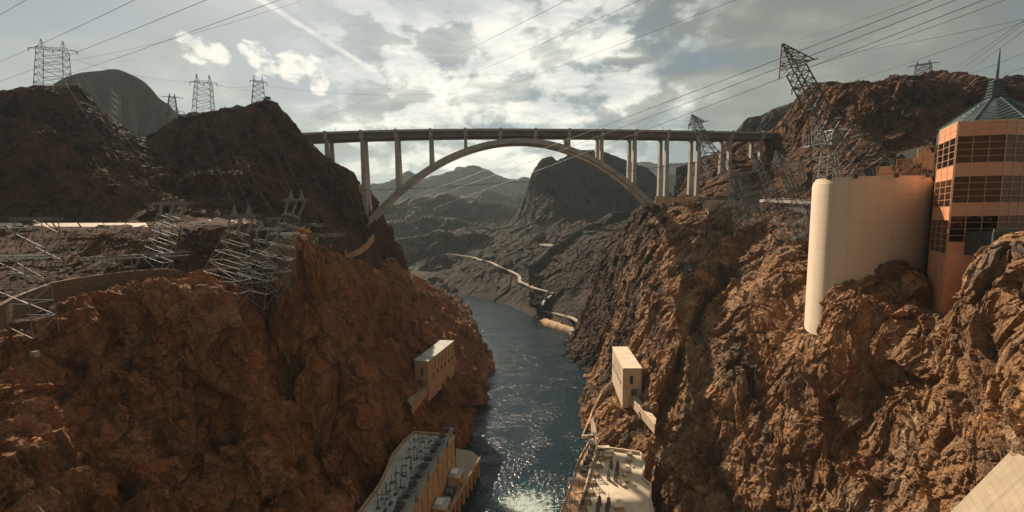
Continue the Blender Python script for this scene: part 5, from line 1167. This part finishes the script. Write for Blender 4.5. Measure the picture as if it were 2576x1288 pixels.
leaning_pylon('short leaning pylon among the frames left of the road bridge', (1880, 560), (1836, 420), 300, 56, 26, 34, 4, r=0.09, m='dark_steel')
def frame_tangle(label, cx_, cy_, Y, w_, h_, seed):
    rn = random.Random(seed); c = P(cx_, cy_, Y); px = Y / FPX; a = thing('steel_structure', label, 'frame', c, 'steel frames on the right rim')
    for i in range(3):
        m_ = MB(); x0 = c + V3((i - 1) * w_ * px * 0.33, rn.uniform(-4, 4), 0); lattice_seg(m_, x0 - V3(0, 0, h_ * px * 0.5), x0 + V3(rn.uniform(-7, 2), 0, h_ * px * 0.5), 1.5, 0.9, 4, 0.07, cross=False)
        m_.build('lattice_leg', 'dark_steel', a)
    m_ = MB()
    for k in range(3):
        z = (k - 1) * h_ * px * 0.4; p0 = c + V3(-w_ * px * 0.5, 0, z - 2); p1 = c + V3(w_ * px * 0.5, 2, z + 3); m_.beam(p0, p1, 0.13); m_.beam(p0 + V3(0, 0, 1.5), p1 + V3(0, 0, 1.5), 0.13)
        for j in range(6): m_.beam(p0 + (p1 - p0) * j / 6, p0 + (p1 - p0) * (j + 1) / 6 + V3(0, 0, 1.5), 0.09)
    m_.build('crossbar', 'tower_steel', a)
frame_tangle('tangled steel frame standing on the right rim above the wall pier', 1868, 478, 300, 92, 90, 3)
frame_tangle('tangled steel frame directly left of the road bridge deck', 1905, 520, 290, 70, 80, 5)
frame_tangle('tangled steel frame on brown slope below the leaning pylon', 2000, 450, 262, 70, 80, 8)
frame_tangle('low steel frame at the left base of the drum wall', 2018, 560, 240, 50, 90, 9)
# raised control platform
Yc = 215; px = Yc / FPX; a = thing('service_platform', 'raised steel platform with railings on four tall legs behind the drum wall', 'platform', P(2085, 450, Yc))
c = P(2070, 370, Yc); m_ = MB(); m_.box(c, 78 * px, 6, 0.8); m_.build('deck', 'tower_steel', a)
m_ = MB()
for y in (-3, 3):
    m_ = MB()
    for z in (2.2, 4.4, 7.6): m_.beam(c + V3(-39 * px, y, z), c + V3(10 * px, y, z), 0.14)
    for i in range(8): m_.beam(c + V3((-39 + i * 7) * px, y, 0), c + V3((-39 + i * 7) * px, y, 7.6), 0.13)
    m_.build('railing', 'tower_steel', a)
m_ = MB(); m_.box(c + V3(27 * px, 0, 8.0), 36 * px, 6.5, 0.8); m_.build('roof', 'white_paint', a); m_ = MB(); m_.box(c + V3(27 * px, 0, 0.8), 28 * px, 5.0, 7.2); m_.build('cabin', 'tower_steel', a)
for sx, ex in ((2068, 2056), (2086, 2080), (2100, 2106), (2106, 2118)):
    m_ = MB(); t0 = P(sx, 372, Yc); b0 = P(ex, 462, Yc); m_.beam(t0, b0, 0.28); m_.build('leg', 'tower_steel', a)
m_ = MB(); [m_.beam(P(2060, y, Yc), P(2114, y - 6, Yc), 0.15) for y in (400, 430)]; m_.beam(P(2064, 395, Yc), P(2112, 428, Yc), 0.13); m_.beam(P(2108, 395, Yc), P(2060, 428, Yc), 0.13); m_.build('brace', 'tower_steel', a)

# ------------------------------------------------------------------ wires
def wire(label, a0, a1, r, sag=0.0, m='wire_dark', name='power_line', group=None):
    a0 = V3(*a0); a1 = V3(*a1); n = 28; pts = []
    for i in range(n + 1):
        f = i / n; q = a0 + (a1 - a0) * f; q[2] -= sag * 4 * f * (1 - f); pts.append(q)
    # thickness stays that of one cable
    m_ = MB(); m_.tube(pts - a0 * 0 if False else pts, r, 4); o = m_.build(name, m); tag(o, label, 'power line', group); return o
def wpx(label, x0, y0, Y0, x1, y1, Y1, r, sag=0.0, **kw): return wire(label, P(x0, y0, Y0), P(x1, y1, Y1), r, sag, **kw)
G1 = 'overhead lines across the sky'
wpx('heavy line crossing sky from upper right, uppermost of three passing the huge pylon', 860, 555, 420, 2460, -45, 90, 0.085, 2, group=G1)
wpx('heavy line crossing sky from upper right, middle of three passing the huge pylon', 900, 560, 420, 2560, -60, 90, 0.085, 2, group=G1)
wpx('heavy line crossing sky from upper right, lowest of three passing the huge pylon', 980, 560, 420, 2640, -64, 90, 0.085, 2, group=G1)
wpx('thin line leaving the tip of the huge leaning pylon', 1968, 110, 201, 2420, -45, 80, 0.05, 1, group=G1)
wpx('line leaving the upper arm of the huge leaning pylon to the upper right', 2035, 168, 203, 2660, -50, 80, 0.08, 1, group=G1)
wpx('nearly level thin line from the huge leaning pylon to the right edge', 2040, 146, 203, 2640, 34, 90, 0.06, 1, group=G1)
wpx('thin line from the lower arm of the huge pylon to the right edge', 2078, 222, 204, 2640, 30, 90, 0.06, 1, group=G1)
wpx('first of the fan of lines meeting at the upper right edge', 2360, 196, 400, 2600, 34, 100, 0.09, 1, group=G1)
wpx('second of the fan of lines meeting at the upper right edge', 2375, 200, 400, 2610, 34, 100, 0.09, 1, group=G1)
wpx('third of the fan of lines meeting at the upper right edge', 2392, 204, 400, 2640, 30, 100, 0.09, 1, group=G1)
wpx('line passing low behind the copper spire', 2380, 206, 400, 2640, 106, 130, 0.10, 1, group=G1)
wpx('lowest line behind the copper spire', 2420, 214, 400, 2640, 150, 130, 0.09, 1, group=G1)
wpx('near level line from the right ridge pylon to the right edge', 2345, 170, 420, 2640, 200, 300, 0.08, 1, group=G1)
wpx('long dark cable sagging across the canyon in front of the bridge piers', 800, 482, 400, 1780, 404, 400, 0.24, 6, name='canyon_cable', group=G1)
wpx('line over the leftmost pylon rising to the upper left edge of the frame', -60, 178, 300, 400, -30, 110, 0.08, 1, group=G1)
wpx('line over the left sky passing right of the tallest skyline pylon', -60, 225, 300, 610, -38, 110, 0.08, 1, group=G1)
wpx('line rising from behind the round dark hill to the top of the frame', 60, 222, 330, 800, -36, 110, 0.08, 1, group=G1)
wpx('thin line above the left hills bending toward the top of the frame', 175, 152, 330, 860, -30, 140, 0.06, 3, group=G1)
wpx('short line across the top left corner', -60, 72, 200, 110, -26, 120, 0.08, 0, group=G1)
for i, (x0, y0, x1, y1, w_) in enumerate(((760, 318, 1490, -32, 'left'), (870, 312, 1700, -40, 'middle'), (1030, 296, 1960, -42, 'right'))):
    wpx('faint line rising across the bright clouds above the bridge, ' + w_ + ' of three', x0, y0, 420, x1, y1, 130, 0.07, 2, group=G1)
G2 = 'lines over the left hillside'
hl = [(122, 128, 300, 395, 508, 190, 'leftmost'), (160, 140, 300, 440, 510, 190, 'second from left'), (184, 148, 300, 478, 512, 190, 'third from left'), (482, 208, 372, 600, 540, 192, 'fourth from left'), (512, 205, 372, 640, 545, 192, 'fourth from right'), (545, 208, 372, 700, 560, 200, 'third from right'), (636, 218, 378, 745, 505, 212, 'second from right'), (662, 218, 378, 770, 510, 212, 'rightmost')]
for (x0, y0, Y0, x1, y1, Y1, w_) in hl:
    wpx('pale thin line descending the left hillside to the bench, ' + w_, x0, y0, Y0, x1, y1, Y1, 0.032, 9, m='wire_light', group=G2)
hl = [(0, 250, 250, 400, 512, 188, 'leftmost'), (0, 375, 220, 400, 515, 188, 'next to leftmost'), (475, 512, 188, 870, 395, 380, 'lower left'), (600, 545, 192, 1100, 240, 420, 'upper middle'), (745, 505, 212, 1180, 330, 420, 'upper right')]
for (x0, y0, Y0, x1, y1, Y1, w_) in hl:
    wpx('pale thin line running along the left slopes toward the bridge, ' + w_, x0, y0, Y0, x1, y1, Y1, 0.032, 5, m='wire_light', group=G2)
for (x0, y0, x1, y1, w_) in ((512, 205, 650, 212, 'upper'), (545, 210, 662, 222, 'lower'), (184, 148, 482, 206, 'first long'), (662, 214, 1100, 236, 'second long')):
    wpx('thin line strung between skyline pylons, ' + w_ + ' span', x0, y0, 372, x1, y1, 385, 0.07, 4, group='lines between skyline pylons')

# ------------------------------------------------------------------ roads, walls and small things
def road_on(name, label, pts, wd_, lift, th, m='road_pale', hitz=True, cat='road'):
    C_ = [hit(x, y) for x, y in pts]; C_ = axis_interp(np.array(C_)[:, None, :], [5] * (len(C_) - 1))[:, 0]
    zz_ = np.convolve(np.pad(C_[:, 2], 3, mode='edge'), np.ones(7) / 7, 'valid') if len(C_) > 7 else C_[:, 2]
    L, R = [], []
    for i, q in enumerate(C_):
        d = C_[min(i + 1, len(C_) - 1)] - C_[max(i - 1, 0)]; d[2] = 0; d /= np.linalg.norm(d) + 1e-9; n = V3(-d[1], d[0], 0); q = V3(q[0], q[1], zz_[i] + lift)
        L.append(q + n * wd_ / 2); R.append(q - n * wd_ / 2)
    m_ = MB(); m_.ribbon(L, R, th); o = m_.build(name, m); o['kind'] = 'structure'; return L, R
road_on('road', '', ((1122, 641), (1150, 643), (1187, 650), (1212, 656), (1235, 663), (1258, 673), (1279, 683), (1300, 692), (1307, 700), (1308, 711), (1325, 719), (1347, 728), (1370, 735), (1391, 741)), 7, 3.2, 2.5)
road_on('road', '', ((1391, 741), (1380, 750), (1370, 757), (1364, 768), (1362, 776), (1370, 784), (1385, 788), (1402, 792), (1430, 800), (1462, 810)), 4, 2.0, 2.5)
road_on('road', '', ((1338, 619), (1360, 617), (1393, 617)), 8, 3, 5.0)
road_on('track', '', ((1180, 578), (1215, 570), (1260, 566)), 8, 4, 5.0)
road_on('track', '', ((1300, 628), (1330, 624), (1355, 621)), 5, 3, 3.0)
# half barrel tunnel outlet
a0, a1 = Z(1374, 815, 0), Z(1450, 838, 0); a = thing('tunnel_outlet', 'long half barrel concrete tunnel outlet on the right river bank', 'tunnel outlet', a0)
m_ = MB(); d = a1 - a0; n = V3(-d[1], d[0], 0) / np.linalg.norm(d[:2]); R_ = 10.0; off = n * (1 if n[1] > 0 else -1) * R_ * -0.45
ns, na = 16, 14
for i in range(ns):
    for j in range(na):
        def pt(i_, j_):
            t_ = math.pi * j_ / na; rr_ = R_ * (1.035 if i_ % 4 == 0 else 1.0); return a0 + off + d * i_ / ns + n * math.cos(t_) * rr_ + V3(0, 0, math.sin(t_) * rr_ * 1.1 - 1)
        m_.quad(pt(i, j), pt(i + 1, j), pt(i + 1, j + 1), pt(i, j + 1))
m_.build('barrel', 'orange_concrete', a)
m_ = MB(); m_.prism([a0 + off + n * R_ - d * 0.01, a0 + off - n * R_ - d * 0.01, a0 + off - n * R_ - d * 0.03, a0 + off + n * R_ - d * 0.03], -2, 8); m_.build('end_wall', 'pale_concrete', a)
q = Z(1441, 858, 0); a = thing('gauge_tower', 'plain concrete block tower at water edge by the tunnel outlet', 'tower', q); m_ = MB(); m_.box(q - V3(0, 0, 2), 8.0, 8.0, 18, 0.3); m_.build('shaft', 'pale_concrete', a)
m_ = MB(); m_.box(q + V3(0, 0, 16), 8.8, 8.8, 0.8, 0.3); m_.build('roof', 'bridge_concrete', a)
bp = [Z(x, y, 0.15) for x, y in ((1191, 828), (1196, 833), (1201, 835.6), (1212, 835.4), (1215, 831), (1217, 828), (1246, 827), (1270, 823.5), (1297, 820.2), (1330, 819.2), (1362, 819.5))]
m_ = MB(); m_.tube(bp, 0.45, 5); tag(m_.build('float_boom', 'white_paint'), 'thin white float boom stretched across the river', 'boom')
# stone walls on the left bench
def masonry(name, label, tops, bots, Ys, th=0.9, cap=True, m='stone_blocks'):
    T = [P(x, y, Y) for (x, y), Y in zip(tops, Ys)]; Bz = [P(x, y, Y)[2] for (x, y), Y in zip(bots, Ys)]
    a = thing(name, label, 'wall', (T[len(T) // 2][0], T[len(T) // 2][1], Bz[len(T) // 2])); m_ = MB(); mc = MB()
    T = axis_interp(np.array(T)[:, None, :], [4] * (len(T) - 1))[:, 0]; Bz = np.interp(np.linspace(0, 1, len(T)), np.linspace(0, 1, len(Bz)), Bz)
    for i in range(len(T) - 1):
        p0, p1 = T[i], T[i + 1]; d = fl(p1 - p0); n = V3(-d[1], d[0], 0) / (np.linalg.norm(d) + 1e-9); n = n * (1 if n[1] > 0 else -1) * th
        m_.prism([p0, p1, p1 + n, p0 + n], [Bz[i], Bz[i + 1], Bz[i + 1], Bz[i]], [p0[2], p1[2], p1[2], p0[2]])
        mc.prism([p0 - n * .15, p1 - n * .15, p1 + n * 1.15, p0 + n * 1.15], [p0[2], p1[2], p1[2], p0[2]], [p0[2] + .2, p1[2] + .2, p1[2] + .2, p0[2] + .2])
    m_.build('masonry', m, a)
    if cap: mc.build('coping', 'stone_blocks', a)
    return a
masonry('retaining_wall', 'long curved stone block wall on the bench above the left cliff', ((-60, 800), (0, 765), (36, 746.7), (98, 723), (135, 712), (219, 697), (317, 684.7), (365, 680.3), (419, 677.4), (466, 684.7), (492, 697)), ((-60, 860), (0, 820), (36, 800), (98, 778), (135, 762), (219, 740), (317, 722), (365, 716), (419, 712), (466, 716), (492, 722)), (112, 122, 130, 142, 147, 157, 168, 174, 178, 183, 187))
masonry('retaining_wall', 'faint stone wall curving behind the tower cluster to the rock spur', ((492, 680), (540, 668), (600, 655), (650, 640), (690, 615), (735, 585)), ((492, 692), (540, 684), (600, 672), (650, 660), (690, 640), (735, 610)), (190, 196, 206, 214, 224, 236), cap=False)
masonry('retaining_wall', 'short curved tan wall on the dark slope below the first tall pier', ((868, 638), (885, 634), (905, 624), (924, 609), (941, 590)), ((868, 648), (885, 648), (905, 640), (924, 627), (941, 606)), (330, 333, 338, 344, 350), m='orange_concrete', cap=True)
q = hit(870, 640); m_ = MB(); m_.cyl(q - V3(0, 0, 1), q + V3(0, 0, 5), 1.4, 4, 0.2); tag(m_.build('survey_marker', 'pale_concrete'), 'small pale obelisk near the short curved wall', 'marker')
# carports along the left road
cps = [(-40, 58), (84, 134), (138, 198), (202, 262), (264, 317), (320, 370)]
names_ = ['cut by the left edge of the photo', 'second from the left', 'third from the left', 'fourth from the left', 'fifth from the left', 'last at the right end of the row']
for (xa, xb), w_ in zip(cps, names_):
    a = thing('carport', 'tan sloped carport roof by the left road, ' + w_, 'carport', P((xa + xb) / 2, 574, 214), 'carports along the left road')
    u0, u1 = P(xa - 4, 561.0, 220), P(xb - 4, 560.5, 220); l0, l1 = P(xa + 4, 570.5, 213), P(xb + 2, 570, 213); dzv = V3(0, 0, -0.2)
    m_ = MB(); m_.quad(l0, l1, u1, u0); m_.quad(l0 + dzv, u0 + dzv, u1 + dzv, l1 + dzv); m_.quad(l0, l0 + dzv, l1 + dzv, l1); m_.quad(u0, u1, u1 + dzv, u0 + dzv); m_.quad(l0, u0, u0 + dzv, l0 + dzv); m_.quad(l1, l1 + dzv, u1 + dzv, u1); m_.build('roof', 'carport_tan', a)
    for f in (0.1, 0.9):
        m_ = MB(); b_ = (l0 + (l1 - l0) * f) * 0.5 + (u0 + (u1 - u0) * f) * 0.5; m_.beam(b_ - V3(0, 0, 0.2), b_ - V3(0, 0, 4), 0.12); m_.build('post', 'dark_steel', a)
a = thing('carport', 'separate tan carport roof behind the leaning tower cluster', 'carport', P(585, 566, 226), 'carports along the left road')
m_ = MB(); u0, u1, l0, l1 = P(523, 553, 236), P(615, 556, 236), P(542, 561, 226), P(618, 561, 226); m_.quad(l0, l1, u1, u0); dzv = V3(0, 0, -.2); m_.quad(l0 + dzv, u0 + dzv, u1 + dzv, l1 + dzv); m_.quad(l0, l0 + dzv, l1 + dzv, l1); m_.build('roof', 'carport_tan', a)
for f in (0.15, 0.85):
    m_ = MB(); b_ = l0 + (l1 - l0) * f + V3(0, 2, 0); m_.beam(b_, b_ - V3(0, 0, 4), 0.12); m_.build('post', 'dark_steel', a)
# vehicles
def vehicle(label, px_, py_, pickup=True, m='white_paint', rz=0.0, kind='pickup_truck', Y=None):
    q = hit(px_, py_) if Y is None else P(px_, py_, Y)
    a = thing(kind, label, 'truck' if pickup else 'car', (0, 0, 0), 'vehicles on the roads')
    m_ = MB(); m_.prism([(-2.7, -0.95), (2.7, -0.95), (2.7, 0.95), (-2.7, 0.95)], 0.45, [1.05, 1.15, 1.15, 1.05]); m_.build('body', m, a)
    x0, x1 = (-0.5, 1.5) if pickup else (-1.8, 1.3)
    v = [(x0, -.85, 1.1), (x1 + .5, -.85, 1.1), (x1 + .5, .85, 1.1), (x0, .85, 1.1), (x0 + .2, -.72, 1.75), (x1 - .1, -.72, 1.75), (x1 - .1, .72, 1.75), (x0 + .2, .72, 1.75)]
    m_ = MB(); m_.v = v; m_.f = [(0, 1, 5, 4), (1, 2, 6, 5), (2, 3, 7, 6), (3, 0, 4, 7), (4, 5, 6, 7)]; m_.build('cab', 'dark_opening', a)
    m_ = MB(); m_.box((x0 / 2 + x1 / 2, 0, 1.72), x1 - x0 - .3, 1.4, 0.08); m_.build('roof', m, a)
    for x in (-1.7, 1.7):
        for y in (-0.95, 0.95): m_ = MB(); m_.cyl((x, y - .1, .38), (x, y + .1, .38), .38, 10); m_.build('wheel', 'tyre_rubber', a)
    a.location = Vector(q); a.rotation_euler = (0, 0, rz)
    return a
vehicle('white pickup truck on the left road right of the carports', 512, 569, Y=212)
vehicle('white pickup truck parked beside the leftmost carport', 16, 577.5, Y=205)
vehicle('white van like car parked between the first two carports', 58, 576.5, pickup=False, kind='parked_car', Y=205)
vehicle('silver car half hidden near the fourth carport', 258, 574.5, pickup=False, kind='parked_car', m='tower_steel', Y=205)
vehicle('small white car on the right road below the bridge piers', 1751, 497, pickup=False, kind='parked_car', rz=0.3, Y=400)
# short road bridge on the right
a = thing('road_bridge', 'short grey road bridge running behind the drum wall', 'bridge', P(1980, 505, 300))
m_ = MB(); p0, p1 = P(1921, 501, 322), P(2062, 506, 268); hz_ = V3(0, 0, -2.2); w_ = V3(2, 9, 0)
m_.prism([p0, p1, p1 + w_, p0 + w_], [p0[2] - 2.2, p1[2] - 2.4, p1[2] - 2.4, p0[2] - 2.2], [p0[2], p1[2], p1[2], p0[2]]); m_.build('deck', 'bridge_concrete', a)
m_ = MB(); g0, g1, g2, g3 = P(1936, 509, 318), P(2062, 513, 270), P(2062, 552, 270), P(1960, 519, 310); w_ = V3(2, 7, 0)
for f in ([g0, g1, g2, g3],):
    b_ = [q + w_ for q in f]; m_.quad(*f); m_.quad(*b_[::-1])
    for k in range(4): m_.quad(f[k], f[(k + 1) % 4], b_[(k + 1) % 4], b_[k])
m_.build('girder', 'girder_steel', a)
m_ = MB(); m_.beam(p0 + V3(0, 0, 0.9), p1 + V3(0, 0, 0.9), 0.12); m_.build('railing', 'bridge_concrete', a)
# rim wall with pier
a = thing('rim_wall', 'tan concrete pier and deck edge jutting from the right rim', 'wall', P(1795, 540, 385))
m_ = MB(); A_, B_, C_ = P(1783, 503, 385), P(1812, 502, 388), P(1790, 560, 385); m_.prism([A_, B_, B_ + V3(0, 12, 0), A_ + V3(0, 12, 0)], A_[2] - 26, A_[2]); m_.build('pier', 'pale_concrete', a)
m_ = MB(); A_, B_ = P(1757, 501, 395), P(1816, 499, 388); m_.prism([A_, B_, B_ + V3(0, 14, 0), A_ + V3(0, 14, 0)], A_[2] - 2.2, A_[2]); m_.build('deck', 'girder_steel', a)
a = thing('rim_wall', 'low brown wall along the road left of the rim pier', 'wall', P(1700, 495, 430)); m_ = MB(); A_, B_ = P(1650, 493, 440), P(1756, 499, 396); m_.prism([A_, B_, B_ + V3(0, 2, 0), A_ + V3(0, 2, 0)], A_[2] - 8, [A_[2], B_[2], B_[2], A_[2]]); m_.build('masonry', 'orange_concrete', a)
for (x, y, Y, w_) in ((1833, 518, 380, 'above the rim pier'), (1768, 466, 430, 'below the bridge piers')):
    q = P(x, y, Y); a = thing('street_lamp', 'thin street lamp on the right rim road ' + w_, 'street lamp', q, 'street lamps on the right rim'); m_ = MB(); m_.cyl(q - V3(0, 0, 3), q + V3(0, 0, 15), 0.16, 6); m_.beam(q + V3(0, 0, 15), q + V3(-2, 0, 15.4), 0.12); m_.build('pole', 'dark_steel', a); m_ = MB(); m_.box(q + V3(-2.3, 0, 15.2), 1.0, .4, .25); m_.build('lamp_head', 'white_paint', a)
# small concrete marker posts on the near right rocks
for (x, y, w_) in ((3222 * .6708, 1098 * .6708, 'below the drum wall'), (3556 * .6708, 1745 * .6708, 'above the dam corner')):
    q = hit(x, y); m_ = MB(); m_.cyl(q - V3(0, 0, .5), q + V3(0, 0, 2.6), 0.55, 4, 0.35); tag(m_.build('marker_post', 'orange_concrete'), 'small tapered concrete post on the near right rocks ' + w_, 'marker', 'marker posts on the right rocks')
# scrub and loose stones as ground cover
rn = random.Random(7); m_ = MB()
def tuft(mb, q, s_):
    for k in range(7):
        an = rn.uniform(0, 6.28); t_ = rn.uniform(0.2, 1.1); d = V3(math.cos(an) * t_, math.sin(an) * t_, 1.0) * s_; e = V3(-math.sin(an), math.cos(an), 0) * s_ * 0.35
        mb.quad(q - e * .5, q + e * .5, q + d + e * .3, q + d - e * .3)
cnt = 0
for i in range(1400):
    z_ = rn.random()
    if z_ < 0.5: x, y = rn.uniform(0, 700), rn.uniform(572, 680)
    elif z_ < 0.6: x, y = rn.uniform(2080, 2576), rn.uniform(660, 1280)
    elif z_ < 0.7: x, y = rn.gauss(2260, 60), rn.gauss(1100, 60)
    elif z_ < 0.8: x, y = rn.uniform(1900, 2300), rn.uniform(420, 560)
    else: x, y = rn.uniform(0, 900), rn.uniform(250, 560)
    q = hit(x, y, 9999.0)
    if q[1] > 600: continue
    tuft(m_, q, rn.uniform(0.35, 1.1))
sb = m_.build('scrub', 'scrub_tan'); sb['kind'] = 'stuff'; sb['label'] = 'dry tan desert scrub on the slopes'
# ------------------------------------------------------------------ air
hm = bpy.data.materials.new('haze_air'); hm.use_nodes = True; hn = hm.node_tree; hn.nodes.clear()
ho = hn.nodes.new('ShaderNodeOutputMaterial'); hv = hn.nodes.new('ShaderNodeVolumePrincipled')
hv.inputs['Color'].default_value = (0.66, 0.80, 0.84, 1); hv.inputs['Density'].default_value = 0.000048; hv.inputs['Anisotropy'].default_value = 0.2
hn.links.new(hv.outputs[0], ho.inputs['Volume'])
x0, x1, y0, y1, z0, z1 = -15000, 15000, -2500, 21000, -9.0, 1500.0
hz = mesh_np('haze', np.array([(x0, y0, z0), (x1, y0, z0), (x1, y1, z0), (x0, y1, z0), (x0, y0, z1), (x1, y0, z1), (x1, y1, z1), (x0, y1, z1)]),
    np.array([[0, 3, 2, 1], [4, 5, 6, 7], [0, 1, 5, 4], [1, 2, 6, 5], [2, 3, 7, 6], [3, 0, 4, 7]]), None)
hz.data.materials.append(hm); hz['kind'] = 'stuff'
